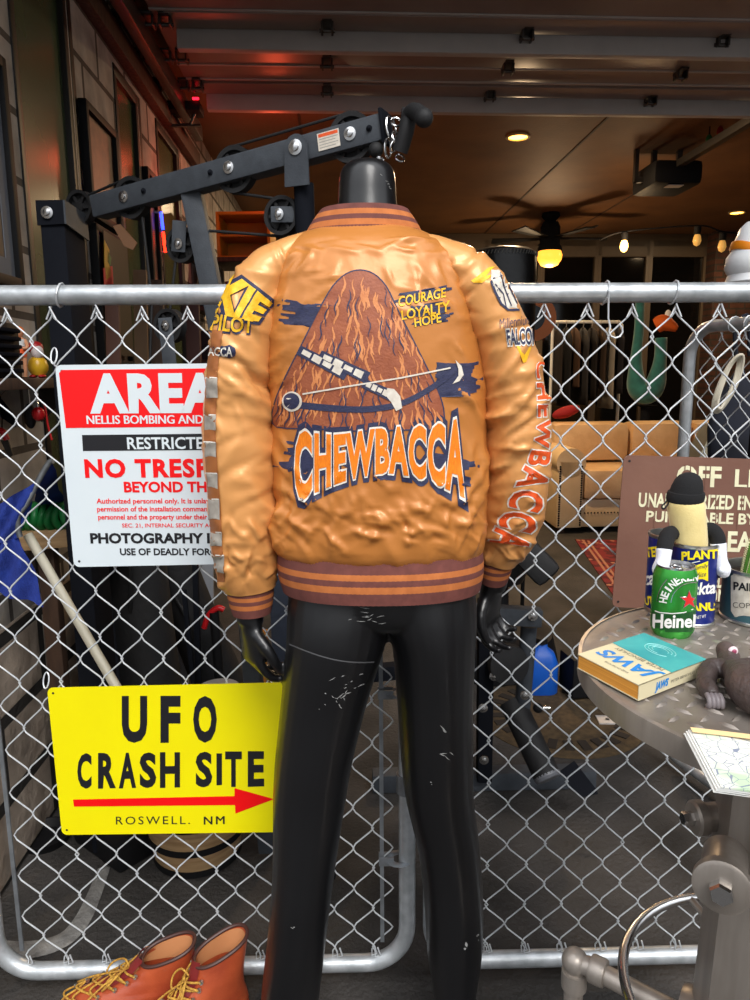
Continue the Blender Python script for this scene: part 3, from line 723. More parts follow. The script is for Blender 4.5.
# collar folded over on its inner side
knit('collar', two((211, 321, 408, 1.29, .062), (228, 327, 404, 1.29, .057), 2.1), [(0, .2, 0), (.2, 1, 0)], 220)
def cuff(rows, bul):
    def f(t, n):
        a, b = rows; r = [lerp(a[i], b[i], t) for i in range(5)]
        q = two((0, 0, 0, 0, 0), (0, 0, 0, 0, 0)); c = at(r[0], r[1], r[2]); w_ = (r[3]+bul*math.sin(PI*t))/720*(c-CAM).dot(FWD)
        ax = (at(b[0], b[1], b[2])-at(a[0], a[1], a[2])).normalized(); s = ax.cross(Vector((0, 1, 0))).normalized(); y = s.cross(ax)
        return [c+s*(w_*math.cos(2*PI*k/n))+y*(r[4]*math.sin(2*PI*k/n)) for k in range(n)]
    return f
knit('cuff', cuff([(250, 584, 1.265, 23, .046), (252, 613, 1.264, 18.5, .036)], 1.2), ST5, 140)
knit('cuff', cuff([(496, 553, 1.348, 18.5, .042), (492, 579, 1.362, 14.5, .034)], 1.0), ST5, 120)
# raglan piping along the seams
m_pipe = pm('seam_thread', (176, 106, 50), 0.6)
# ------------------------------------------------------------------ embroidery
m_navy = pm('navy_thread', (46, 50, 84), 0.55, c2=(36, 39, 68), sc=120, stretch=(1, 1, 5), bump=0.4, bs=300, bdist=0.002)
m_wht = pm('white_thread', (240, 236, 226), 0.6, c2=(222, 216, 204), sc=150, bump=0.3, bs=300, bdist=0.002)
m_ora = pm('orange_thread', (247, 139, 22), 0.45, c2=(232, 118, 14), sc=120, stretch=(6, 1, 1), bump=0.4, bs=300, bdist=0.002)
m_orr = pm('red_orange_thread', (233, 92, 32), 0.5, c2=(218, 78, 24), sc=120, bump=0.3, bs=300, bdist=0.002)
m_yel = pm('yellow_thread', (250, 200, 40), 0.5, c2=(238, 178, 26), sc=120, bump=0.3, bs=300, bdist=0.002)
m_rust = pm('rust_thread', (160, 88, 54), 0.6, c2=(140, 72, 44), sc=60, bump=0.4, bs=260, bdist=0.002)
m_tan = pm('tan_thread', (214, 138, 82), 0.6, c2=(196, 118, 66), sc=60, bump=0.3, bs=260, bdist=0.002)
m_cream = pm('cream_thread', (222, 214, 200), 0.6, c2=(200, 190, 176), sc=90)
m_grey = pm('grey_thread', (172, 164, 152), 0.6, c2=(156, 148, 138), sc=90)
m_tape = pm('brown_tape', (166, 100, 50), 0.5, c2=(150, 88, 42), sc=30)
rnd = random.Random(3)
nv = MB()
def brush(x0, x1, y0, y1, slope, left=True, right=False, n=9):
    """ragged brush stroke made of ragged-ended bars, as one outline"""
    top = []; h = (y1-y0)/n; L = []; Rr = []
    for i in range(n):
        a = x0+(rnd.uniform(0, 22) if left else 0); b = x1-(rnd.uniform(0, 18) if right else 0)
        for e in (0.05, 0.8):
            yy = y0+(i+e)*h; L.append((a+rnd.uniform(-1, 1), yy+slope*(a-x0))); Rr.append((b, yy+slope*(b-x0)))
    return Rr + L[::-1]
for b in (brush(277, 336, 298, 324, 0.13), brush(436, 487, 362, 398, -0.02, False, True), brush(272, 318, 440, 472, 0.05), brush(430, 480, 452, 482, 0.13, False, True),
          brush(393, 452, 294, 307, -0.17, True, True, 4), brush(396, 456, 308, 321, -0.15, True, True, 4), brush(408, 454, 319, 328, -0.15, True, True, 4)):
    nv = MB(); blob(nv, body_bvh, b, 0.0007); nv.build('navy_brush_stroke', m_navy, jk)
# plain abstract mound of thread in place of the portrait
mound = [(272, 414), (277, 396), (286, 376), (297, 354), (309, 330), (321, 306), (333, 286), (346, 274), (360, 270), (374, 274), (386, 286), (396, 306), (408, 330), (420, 354), (431, 376), (440, 396), (444, 414), (440, 428), (400, 430), (358, 431), (316, 429), (277, 427)]
P = catmull([(x, y, 0) for x, y in mound+mound[:1]], 3); mound = [(p.x, p.y) for p in P[:-1]]
rs_ = MB(); blob(rs_, body_bvh, mound, 0.0009)
def inside(x, y):
    c = False
    for i in range(len(mound)):
        (x1, y1), (x2, y2) = mound[i], mound[(i+1) % len(mound)]
        if (y1 > y) != (y2 > y) and x < (x2-x1)*(y-y1)/(y2-y1)+x1: c = not c
    return c
tn, nk = MB(), MB()
strip(nk, body_bvh, mound+mound[:1], 1.3, 1.3, 0.0012)
for i in range(330):
    x, y = rnd.uniform(268, 443), rnd.uniform(270, 430)
    if not inside(x, y): continue
    pts = []; ph = rnd.uniform(0, 6)
    for k in range(7):
        pts.append((x, y)); a = math.atan2(y-150, (x-359)*0.9) + 0.42*math.sin(k*1.1+ph)
        st = rnd.uniform(3, 4.6); x += math.cos(a)*st; y += math.sin(a)*st
        if not inside(x, y): break
    if len(pts) > 3: strip(tn if i % 3 else nk, body_bvh, pts, rnd.uniform(1.6, 3.0) if i % 3 else rnd.uniform(0.9, 1.6), None, 0.0014 if i % 3 else 0.0017)
rs_.build('rust_embroidered_mound', m_rust, jk); tn.build('tan_stitching', m_tan, jk); nk.build('navy_stitching', m_navy, jk)
# long curved bow with a cord, cream bars
bw = MB(); cr_ = MB()
bowc = catmull([(290, 404, 0), (330, 408, 0), (370, 409, 0), (405, 402, 0), (440, 382, 0), (456, 368, 0)], 6)
strip(bw, body_bvh, [(p.x, p.y) for p in bowc], 7, 5, 0.0021)
def disc(mb, bv, cx, cy, r, off, n=20, ry=None): blob(mb, bv, [(cx+r*math.cos(2*PI*k/n), cy+(ry or r)*math.sin(2*PI*k/n)) for k in range(n)], off, 3)
disc(cr_, body_bvh, 292.5, 401.5, 10, 0.0023); disc(bw, body_bvh, 292, 401, 8, 0.0028)
blob(cr_, body_bvh, [(455, 360), (461, 366), (463, 375), (459, 381), (452, 384), (458, 376), (458, 369)], 0.0026, 3)
strip(cr_, body_bvh, [(303, 394), (350, 386), (400, 378), (450, 368)], 1.6, 1.6, 0.0026)
for (x0, y0, x1, y1, wd) in ((302, 351, 343, 373, 7), (323, 356, 364, 376, 7), (366, 384, 388, 394, 6)):
    strip(bw, body_bvh, [(x0-3, y0-1), ((x0+x1)/2, (y0+y1)/2), (x1+4, y1+2)], wd+3, wd+5, 0.0022)
    for q in range(4):
        a, b = q/4+0.02, (q+1)/4-0.03
        strip(cr_, body_bvh, [(lerp(x0, x1, a), lerp(y0, y1, a)), (lerp(x0, x1, (a+b)/2), lerp(y0, y1, (a+b)/2)), (lerp(x0, x1, b), lerp(y0, y1, b))], wd*(0.7+0.3*(q % 2)), wd*(0.75+0.3*(q % 2)), 0.0027)
blob(cr_, body_bvh, [(387, 388), (394, 389), (400, 396), (402, 408), (396, 411), (391, 402), (386, 396)], 0.0026, 3)
bw.build('embroidered_bow', m_navy, jk); cr_.build('cream_embroidery', m_cream, jk)
# arched name
def lerps(T, u):
    for a, b in zip(T, T[1:]):
        if u <= b[0] or b is T[-1]:
            t = (u-a[0])/(b[0]-a[0]); t = max(-0.3, min(1.3, t)); return lerp(a[1], b[1], t)
TOP = [(0, 433), (.1, 435.5), (.25, 437), (.45, 431), (.6, 429), (.8, 428), (.92, 425), (1, 420)]
BOT = [(0, 501), (.1, 491), (.25, 481), (.4, 474), (.55, 471), (.7, 474), (.85, 482), (1, 494)]
def arch(u, v):
    y0, y1 = lerps(TOP, u), lerps(BOT, u); return (lerp(296, 463, u), lerp(y1, y0, v))
for nm, m_, off, b in (('lettering_edge', m_navy, 0.0010, 0.15), ('lettering_border', m_wht, 0.0017, 0.074), ('lettering', m_ora, 0.0024, 0.044)):
    mb = MB(); write(mb, body_bvh, 'CHEWBACCA', arch, off, b, mx=4.5, spacing=1.12); mb.build(nm, m_, jk)
lt = MB()
for s, q in (('COURAGE', ((398, 297), (445, 288), (446, 297), (399, 307))), ('LOYALTY', ((400, 311), (449, 301), (450, 311), (402, 320))), ('HOPE', ((413, 319), (440, 313), (442, 322), (415, 327)))):
    write(lt, body_bvh, s, quadmap(*q), 0.0017, 0.02, mx=4, shear=0.15)
lt.build('yellow_lettering', m_yel, jk)
# left sleeve: yellow block letters, name patch, brown tape with grey squares
yl, ob_, nvs, wt_, tp, gq = MB(), MB(), MB(), MB(), MB(), MB()
write(ob_, sl_bvh, 'KIE', quadmap((228, 271), (272, 302), (258, 322), (210, 312)), 0.0014, 0.09, mx=4)
write(yl, sl_bvh, 'KIE', quadmap((230, 273), (270, 303), (257, 320), (213, 311)), 0.0024, 0.05, mx=4)
write(ob_, sl_bvh, 'PILOT', quadmap((213, 313), (254, 318), (253, 334), (210, 331)), 0.0014, 0.07, mx=4)
write(yl, sl_bvh, 'PILOT', quadmap((214, 314), (253, 319), (252, 333), (211, 330)), 0.0024, 0.025, mx=4)
ol = [(204, 345), (230, 345), (235, 348), (236, 352), (235, 356), (230, 358), (206, 358)]
blob(nvs, sl_bvh, ol, 0.0015, 3)
write(wt_, sl_bvh, 'ACCA', rectmap(209, 347.5, 232.5, 356), 0.0026, 0.02, mx=3)
edge = [(214, 330, 9), (209, 370, 9), (207, 400, 10), (206, 430, 10), (208, 470, 10), (211, 510, 10), (214, 550, 9), (219, 582, 6)]
EP = catmull([(a+b/2, y, b) for a, y, b in edge], 6)
def tape(mb, t0, t1, off):
    pts = [EP[int(round(lerp(t0, t1, i/4)*(len(EP)-1)))] for i in range(5)]
    blob(mb, sl_bvh, [(p.x-p.z/2-1.5, p.y) for p in pts]+[(p.x+p.z/2, p.y) for p in pts[::-1]], off, 3)
tape(tp, 0.0, 1.0, 0.0010)
tp = MB(); pts = [EP[i] for i in range(len(EP))]; blob(tp, sl_bvh, [(p.x-p.z/2-1.5, p.y) for p in pts]+[(p.x+p.z/2, p.y) for p in pts[::-1]], 0.0019, 3)
for y0, y1 in ((378, 398), (415, 430), (442, 457), (473, 489), (499, 520), (532, 546), (555, 573)):
    a = min(range(len(EP)), key=lambda i: abs(EP[i].y-y0)); xa = EP[a].x
    gq = MB(); blob(gq, sl_bvh, [(xa-6, y0), (xa+5, y0), (xa+5.3, y1), (xa-6, y1)], 0.0027, 3); gq.build('grey_square', m_grey, jk)
    strip(wt_, sl_bvh, [(xa-7, y0), (xa-1, y0), (xa+4.5, y0)], 1.2, 1.2, 0.0032)
ob_.build('letter_outline', m_navy, jk); yl.build('yellow_sleeve_lettering', m_yel, jk); nvs.build('name_patch', m_navy, jk); wt_.build('white_stitching', m_wht, jk); tp.build('brown_sleeve_tape', m_tape, jk)
# right sleeve
yb, gp, gl, nw, bw2, o1, o2 = MB(), MB(), MB(), MB(), MB(), MB(), MB()
blob(yb, sr_bvh, [(471, 281), (488, 268), (496, 266), (486, 276), (497, 274), (482, 283), (474, 283)], 0.0014, 3)
blob(gp, sr_bvh, [(491, 270), (499, 270), (507, 278), (514, 289), (520, 303), (518, 309), (506, 309), (500, 302), (495, 290), (491, 280)], 0.0014, 3)
for pts in (((493, 279), (502, 276), (509, 281)), ((497, 290), (506, 287), (515, 291)), ((499, 298), (508, 294), (517, 298)), ((500, 273), (504, 288), (511, 306)), ((495, 284), (503, 294), (506, 308)), ((506, 279), (511, 292), (517, 304))):
    strip(gl, sr_bvh, pts, 1.2, 1.0, 0.0022)
strip(gl, sr_bvh, [(491, 281), (495, 292), (501, 304), (508, 310), (519, 310)], 2.4, 2.0, 0.0020)
write(gl, sr_bvh, 'Millennium', quadmap((498, 319), (530, 315), (531, 324), (500, 329)), 0.0022, -0.004, mx=3, shear=0.3)
write(bw2, sr_bvh, 'FALCON', quadmap((506, 330), (537, 328), (537, 344), (508, 345)), 0.0012, 0.09, mx=3)
write(gl, sr_bvh, 'FALCON', quadmap((506, 330), (537, 328), (537, 344), (508, 345)), 0.0022, 0.02, mx=3)
blob(yb, sr_bvh, [(516, 346), (519, 346), (524, 355), (529, 347), (531, 347), (526, 362), (523, 363)], 0.0014, 3)
CP = catmull([(541, 362, 9), (542, 385, 11), (544.5, 408, 13), (544, 432, 15), (540, 455, 19), (533, 480, 27), (525, 505, 32), (516, 527, 36), (508, 546, 38)], 8)
def along(u, v):
    i = max(0, min(len(CP)-1.001, u*(len(CP)-1))); a, b = CP[int(i)], CP[int(i)+1]; p = a.lerp(b, i-int(i)); d = (b-a); d.z = 0; d.normalize()
    return (p.x-d.y*0*0+(v-0.5)*p.z*abs(d.y), p.y-(v-0.5)*p.z*d.x*0.6)
write(o1, sr_bvh, 'CHEWBACCA', along, 0.0012, 0.075, mx=3.5, spacing=1.2); write(o2, sr_bvh, 'CHEWBACCA', along, 0.0022, 0.032, mx=3.5, spacing=1.2)
yb.build('yellow_bolt', m_yel, jk); gp.build('grey_white_patch', m_cream, jk); gl.build('navy_sleeve_lettering', m_navy, jk); bw2.build('white_letter_border', m_wht, jk); o1.build('white_side_border', m_wht, jk); o2.build('orange_side_lettering', m_orr, jk)
# ------------------------------------------------------------------ signs hung on the fence
m_sred = pm('sign_red', (240, 8, 14), 0.32, c2=(234, 6, 12)); m_swht = pm('sign_white', (216, 225, 229), 0.3, c2=(210, 220, 225)); m_sblk = pm('sign_black', (28, 28, 32), 0.35)
m_syel = pm('sign_yellow', (238, 226, 0), 0.3, c2=(234, 220, 0)); m_sbrn = pm('sign_brown', (126, 88, 72), 0.55, c2=(112, 76, 62), sc=5, detail=8, bump=0.1); m_scrm = pm('stencil_cream', (236, 232, 196), 0.6, c2=(214, 208, 172), sc=20)
def sign(name, label, cx, corners, Y, m_plate, hooks):
    """corners in the photo's pixels, all on a plate hung at depth Y just in front of the mesh"""
    P = [at(x, y, Y) for x, y in corners]
    t = thing(name, P[3].lerp(P[2], .5), label, 'sign', 'metal warning signs on the fence')
    n = (P[1]-P[0]).cross(P[3]-P[0]).normalized(); n = n if n.y < 0 else -n
    ex = (P[1]-P[0]).normalized(); ey = (P[3]-P[0]).normalized(); r = 0.012; pts = []
    for (c, a, b) in ((P[0], ex, ey), (P[1], ey, -ex), (P[2], -ex, -ey), (P[3], -ey, ex)):
        o = c+a*r+b*r; pts += [o - b*r*math.cos(q) - a*r*math.sin(q) if False else o-a*r*math.cos(q)-b*r*math.sin(q) for q in [i*PI/10 for i in range(6)]]
    mb = MB().prism(pts, n*-0.0022); mb.build('plate', m_plate, t)
    face = MB(); face.add([p+n*0.0002 for p in P], [(0, 1, 2, 3)])
    hk = MB()
    for (x, y) in hooks:
        p = at(x, y, Y)+n*0.002
        hk.tube([p+Vector((0.006*math.cos(a)-0.006, 0.010*math.sin(a)*0.6+0.004, 0.016*math.sin(a)+0.012)) for a in [i*PI/6 for i in range(12)]], 0.0016, 6, closed=True)
    if hooks: hk.build('hanging_wire', m_wire, t)
    hl = MB()
    for p, a, b in ((P[0], ex, ey), (P[1], -ex, ey), (P[2], -ex, -ey), (P[3], ex, -ey)): hl.lathe([(0.0, 0.0004), (0.0026, 0.0004)], p+a*0.012+b*0.012, n, 10, False)
    hl.build('corner_holes', m_sblk, t)
    return t, bvh_of(face)
def fit(mb, bv, full, vis, x0, y0, x1, y1, bold=0.02, slope=0.0, off=0.0006, **k):
    """x0..x1 is where the readable start of the line stands; the whole line is set at that size"""
    b1 = bounds(text2d(vis, 0, **k)[0]); b2 = bounds(text2d(full, 0, **k)[0])
    xe = x0+(x1-x0)*(b2[1]-b2[0])/(b1[1]-b1[0])
    write(mb, bv, full, quadmap((x0, y0), (xe, y0+slope*(xe-x0)), (xe, y1+slope*(xe-x0)), (x0+(y1-y0)*0.08, y1)), off, bold, **k)
YS = 1.449
t, bv = sign('warning_sign', 'white and red restricted area sign on fence, half behind the jacket sleeve', 200, ((55, 365), (345, 362), (337, 562), (74, 567)), YS, m_swht, ((57, 362),))
rd, bk, wh, r2 = MB(), MB(), MB(), MB()
blob(rd, bv, [(59, 373), (62, 370), (337, 367), (334, 425), (66, 428)], 0.0004, 20)
blob(bk, bv, [(82, 435), (320, 432.5), (320, 449), (83, 451)], 0.0004, 20)
fit(wh, bv, 'AREA 51', 'AREA', 91, 376, 216, 411.5, 0.05, -0.006, 0.0008, spacing=1.08)
fit(wh, bv, 'NELLIS BOMBING AND GUNNERY RANGE', 'NELLIS BOMBING AND', 86.5, 415.5, 203, 424, 0.02, -0.004, 0.0008)
fit(wh, bv, 'RESTRICTED AREA', 'RESTRICTE', 127, 437.5, 203, 449, 0.02, -0.004, 0.0008)
fit(r2, bv, 'NO TRESPASSING', 'NO TRESP', 85, 460, 208, 477, 0.042, -0.004, spacing=1.12)
fit(r2, bv, 'BEYOND THIS POINT', 'BEYOND TH', 124, 482, 206, 492, 0.035, -0.002)
fit(r2, bv, 'Authorized personnel only. It is unlawful to enter without', 'Authorized personnel only. It is unla', 96.5, 498.5, 206, 505, 0.02, -0.002)
fit(r2, bv, 'permission of the installation commander. Any', 'permission of the installation comman', 97, 506.5, 207, 513, 0.02, -0.002)
fit(r2, bv, 'personnel and the property under their control', 'personnel and the property under their', 98, 514.5, 207, 521, 0.02, -0.002)
fit(r2, bv, 'SEC. 21, INTERNAL SECURITY ACT', 'SEC. 21, INTERNAL SECURITY A', 122, 523.5, 209, 528, 0.012, -0.002)
fit(bk, bv, 'PHOTOGRAPHY IS PROHIBITED', 'PHOTOGRAPHY I', 90.5, 533.5, 209, 543, 0.04, 0.0)
fit(bk, bv, 'USE OF DEADLY FORCE AUTHORIZED', 'USE OF DEADLY FOR', 120, 548.5, 210, 555, 0.03, 0.0)
rd.build('red_header', m_sred, t); bk.build('black_lettering', m_sblk, t); wh.build('white_lettering', m_swht, t); r2.build('red_lettering', m_sred, t)

t, bv = sign('direction_sign', 'yellow crash site sign with a red arrow, hung low on the fence', 170, ((47, 688), (292, 682.5), (286, 832), (62, 835)), YS, m_syel, ((49, 686),))
bk, rd, b2 = MB(), MB(), MB()
for ch, a, b in (('U', 122, 147), ('F', 161, 180), ('O', 193, 217)):
    write(bk, bv, ch, rectmap(a+1.5, 698.5, b-1.5, 740), 0.0006, 0.045)
for ch, a, b in (('C', 77, 92), ('R', 98, 115), ('A', 119, 136), ('S', 140, 156), ('H', 160, 180), ('S', 196, 212), ('I', 216.5, 222), ('T', 225, 242), ('E', 248, 264)):
    a, b = (a+1.2, b-1.2) if ch != 'I' else (a, b); dy = -(a-77)*0.012
    write(bk, bv, ch, quadmap((a, 755+dy), (b, 755+dy), (b, 786.5+dy), (a, 787+dy)), 0.0006, 0.04 if ch != 'I' else 0.0)
blob(rd, bv, [(73, 799.5), (234.5, 796), (234.5, 788), (274, 799), (235.5, 813.5), (235, 805), (74, 806.5)], 0.0006, 30)
for wd, a, b in (('ROSWELL.', 116, 190), ('NM', 204, 224.5)):
    write(b2, bv, wd, quadmap((a, 816.5), (b, 816), (b, 824), (a, 824.5)), 0.0006, 0.003, spacing=1.3)
bk.build('black_lettering', m_sblk, t); rd.build('red_arrow', m_sred, t); b2.build('small_black_lettering', m_sblk, t)

t, bv = sign('stencilled_sign', 'brown sign with cream stencil lettering on fence behind the table', 700, ((624, 455), (850, 462), (840, 618), (612, 607)), 1.458, m_sbrn, ())
cm, gaps = MB(), MB()
def sten(s, x0, y0, x1, y1, sl=0.03, b=0.03):
    write(cm, bv, s, quadmap((x0, y0), (x1, y0+sl*(x1-x0)), (x1-1, y1+sl*(x1-x0)), (x0-1, y1)), 0.0006, b)
sten('OFF', 678, 466, 721, 485.5); sten('LIMITS', 736, 469, 812, 487); sten('UNAUTHORIZED ENTRY', 639.5, 493, 776, 506.5); sten('PUNISHABLE BY JAIL', 647, 511, 786, 524.5)
sten('AREA', 700, 531, 752, 550, .03, .03); sten('OF VAN', 704, 559, 762, 572); sten('ZED', 709, 575, 724, 587); sten('SON', 704, 589, 726, 602)
cm.build('stencil_lettering', m_scrm, t)
for x, y0, y1 in ((685, 464, 490), (690.5, 464, 490), (706, 464, 490), (648.5, 491, 509), (668, 492, 510), (687, 492, 510), (716, 493, 511), (742, 494, 512), (655, 510, 527), (677, 510, 527), (699, 511, 528), (716, 511, 529), (738, 512, 530), (709, 530, 552), (727, 531, 553), (711, 558, 574), (734, 559, 575), (711, 588, 604), (718, 588, 604)):
    strip(gaps, bv, [(x, y0), (x-.4, (y0+y1)/2), (x-.8, y1)], 1.1, 1.1, 0.0009)
gaps.build('stencil_bridges', m_sbrn, t)

# ------------------------------------------------------------------ pub table
m_plate = pm('brushed_plate_steel', (168, 160, 152), 0.40, 0.6, c2=(134, 124, 115), sc=10, bump=0.05, bs=200, rvar=0.1)
m_ped = pm('worn_steel', (172, 163, 154), 0.38, 0.55, c2=(138, 129, 120), sc=6, stretch=(4, 4, 0.6), bump=0.05, bs=120, rvar=0.08)
TC = Vector((0.557, 0.866, 1.04)); TR = 0.288
tb = thing('pub_table', Vector((TC.x, TC.y, 0)), 'round steel table topped with diamond tread plate on a thick bolted pedestal', 'table')
m = MB().lathe([(0.0, -0.004), (TR-0.004, -0.004), (TR-0.004, 0.0), (0.0, 0.0)], TC, n=72)
q = 0.0215
for i in range(-14, 15):
    for j in range(-14, 15):
        x, y = (i+0.5*(j % 2)*0)*q, j*q
        x, y = (x-y)*0.7071*1.15, (x+y)*0.7071*1.15
        if x*x+y*y > (TR-0.022)**2: continue
        a = math.radians(38 if (i+j) % 2 else 128); d = Vector((math.cos(a), math.sin(a), 0)); s = Vector((-d.y, d.x, 0)); c = TC+Vector((x, y, 0))
        l, ww, hh = 0.0118, 0.0034, 0.0027
        m.add([c-d*l, c-d*l*.4-s*ww, c+d*l*.4-s*ww, c+d*l, c+d*l*.4+s*ww, c-d*l*.4+s*ww, c-d*l*.45+Vector((0, 0, hh)), c+d*l*.45+Vector((0, 0, hh))],
              [(0, 1, 6), (1, 2, 7, 6), (2, 3, 7), (3, 4, 7), (4, 5, 6, 7), (5, 0, 6)])
m.build('tread_plate_top', m_plate, tb)
MB().lathe([(TR-0.005, 0.0015), (TR, 0.0005), (TR+0.0008, -0.004), (TR+0.0008, -0.026), (TR-0.004, -0.028), (TR-0.005, -0.002)], TC, n=96, cap=False).build('rim_band', m_ped, tb)
m = MB(); m.lathe([(0.0, 0.05), (0.17, 0.05), (0.19, 0.07), (0.122, 0.09), (0.113, 0.40), (0.094, 0.985), (0.15, 0.995), (0.15, 1.034), (0.0, 1.034)], Vector((TC.x, TC.y, 0)), n=8)
for p in m.v:
    x, y = p.x-TC.x, p.y-TC.y; a = math.radians(9); p.x = TC.x+x*math.cos(a)-y*math.sin(a); p.y = TC.y+x*math.sin(a)+y*math.cos(a)
m.build('pedestal', m_ped, tb, ang=30)
def bolt(p, ax, r, ln):
    m = MB().lathe([(r*0.8, -ln), (r*0.82, -0.012), (r, -0.010), (r, 0.002), (r*0.86, 0.005), (0, 0.005)], p, ax, 32); m.build('boss', m_ped, tb)
    MB().lathe([(r*0.40, 0.004), (r*0.42, 0.006), (r*0.42, 0.016), (r*0.36, 0.020), (0, 0.020)], p, ax, 6).build('bolt_head', m_chrome, tb, ang=20)
pc_ = at(722, 887, 0.755); bolt(pc_, (-0.48, -0.87, 0.05), 0.033, 0.07)
p2 = at(696, 818, 0.915); ax2 = Vector((-1, -0.10, 0.0)).normalized(); bolt(p2, ax2, 0.024, 0.08)
pts = [Vector((TC.x+0.205*math.cos(a), TC.y+0.205*math.sin(a), 0.553)) for a in [i*2*PI/64 for i in range(64)]]
MB().tube(pts, 0.0075, 12, closed=True).build('foot_ring', m_chrome, tb)
m = MB()
for a in (100, 220, 340): d = Vector((math.cos(math.radians(a)), math.sin(math.radians(a)), 0)); m.tube([TC*1+d*0.1-Vector((0, 0, 0.487)), TC+d*0.204-Vector((0, 0, 0.487))], 0.006, 8)
m.build('ring_spokes', m_ped, tb)
e0 = atz(575, 960, 0.47)
for ang in (0, 120, 240):
    R3 = Matrix.Rotation(math.radians(ang), 3, 'Z'); C0 = Vector((TC.x, TC.y, 0)); ro = Vector((e0.x, e0.y, 0))-C0
    e = C0+R3 @ ro; e.z = 0.47; d = (R3 @ ro).normalized(); s_ = C0+d*0.10; s_.z = 0.46
    if ang == 120: e = C0+(R3 @ ro)*0.93; e.z = 0.47
    lg = MB(); lg.tube([s_, e-d*0.02, e-d*0.008+Vector((0, 0, -0.003)), e+Vector((0, 0, -0.015)), Vector((e.x, e.y, 0.015))], 0.0155, 14)
    lo = lg.build('leg', m_ped, tb)
    f = MB(); f.ell(e+Vector((0, 0, -0.002)), (0.0215, 0.0215, 0.0215)); f.lathe([(0.0205, 0), (0.022, 0.004), (0.022, 0.02), (0.0205, 0.024)], e-d*0.05, d, 18); f.lathe([(0.0205, 0), (0.0205, 0.03)], e+Vector((0, 0, -0.05)), (0, 0, 1), 18)
    f.lathe([(0.0, 0), (0.03, 0), (0.03, 0.01), (0.017, 0.018)], Vector((e.x, e.y, 0.0)), (0, 0, 1), 18); f.build('pipe_elbow', m_ped, lo)
    fg = MB(); fg.lathe([(0.016, 0.03), (0.045, 0.028), (0.048, 0.02), (0.048, 0.008), (0.03, 0.0)], s_-d*0.004, d, 24); fg.build('flange', m_ped, lo)

# ------------------------------------------------------------------ things on the table
ZT = TC.z
m_tin = pm('bare_tin', (196, 196, 192), 0.28, 0.95); m_cblue = pm('can_blue', (26, 46, 140), 0.3, 0.3, c2=(20, 36, 116), sc=12); m_cyel = pm('can_yellow', (252, 226, 20), 0.4); m_cwht = pm('can_white', (240, 240, 236), 0.4)
def tin(name, label, base, r, h, m_body, cat='can', group=None):
    t = thing(name, base, label, cat, group)
    b = MB().lathe([(0.0, 0.002), (r*0.97, 0.002), (r, 0.004), (r, h-0.004)], base, n=48, cap=False); b.build('body', m_body, t)
    MB().lathe([(r, 0.0), (r*1.03, 0.0015), (r*1.03, 0.0045), (r, 0.006)], base, n=48, cap=False).build('bottom_rim', m_tin, t)
    MB().lathe([(r, h-0.006), (r*1.035, h-0.004), (r*1.035, h), (r*0.95, h), (r*0.94, h-0.004), (r*0.94, 0.006), (0, 0.006)], base, n=48, cap=False).build('top_rim', m_tin, t)
    return t, bvh_of(MB().lathe([(r, 0.0), (r, h)], base, n=64, cap=False))
bp = atz(668, 612, ZT); bp.x += 0.006; bp.y += 0.012
t, bv = tin('nut_can', 'dark blue nut can standing behind the plush toy and green beer can', Vector(bp), 0.037, 0.127, m_cblue, 'can', 'blue nut cans')
yy, ww_ = MB(), MB()
write(yy, bv, 'TERS', quadmap((646, 548), (663, 546), (664, 556), (647, 557)), 0.0006, 0.04, mx=3)
write(ww_, bv, 'tail', quadmap((644, 572), (660, 571), (660, 584), (645, 585)), 0.0006, 0.03, mx=3); write(yy, bv, 'NUTS', quadmap((640, 596), (655, 597), (656, 606), (641, 604)), 0.0006, 0.04, mx=3)
yy.build('yellow_lettering', m_cyel, t); ww_.build('white_lettering', m_cwht, t)
fp = atz(691, 622, ZT); fp.y += 0.006
t, bv = tin('nut_can', 'dark blue nut can holding the plush toy, beer can in front of it', Vector(fp), 0.0345, 0.126, m_cblue, 'can', 'blue nut cans')
yy, ww_, nb = MB(), MB(), MB()
write(yy, bv, 'PLANTERS', quadmap((682, 552), (735, 548), (735, 557), (682, 560)), 0.0006, 0.04, mx=3, ref='PLANTERS')
blob(yy, bv, [(691, 567), (708, 561), (708, 581), (697, 579), (691, 574)], 0.0006, 3)
write(nb, bv, 'Family', quadmap((694, 566), (708, 563), (708, 569), (694, 571)), 0.0012, 0.0, mx=3, shear=.3); write(nb, bv, 'Size', quadmap((697, 573), (706, 571), (706, 576), (698, 577)), 0.0012, 0.0, mx=3, shear=.3)
write(ww_, bv, 'Cocktail', quadmap((676, 586), (722, 580), (722, 592), (677, 597)), 0.0006, 0.03, mx=3, shear=.25)
write(yy, bv, 'PEANUTS', quadmap((680, 604), (728, 602), (727, 610), (681, 611)), 0.0006, 0.04, mx=3); write(ww_, bv, 'NET WT', quadmap((696, 616), (706, 614.5), (706, 617.5), (696, 619)), 0.0006, 0.0, mx=3)
strip(ww_, bv, [(672, 562.5), (685, 564.5), (700, 561)], 0.8, 0.8, 0.0006)
yy.build('yellow_lettering', m_cyel, t); ww_.build('white_lettering', m_cwht, t); nb.build('navy_lettering', m_navy, t)
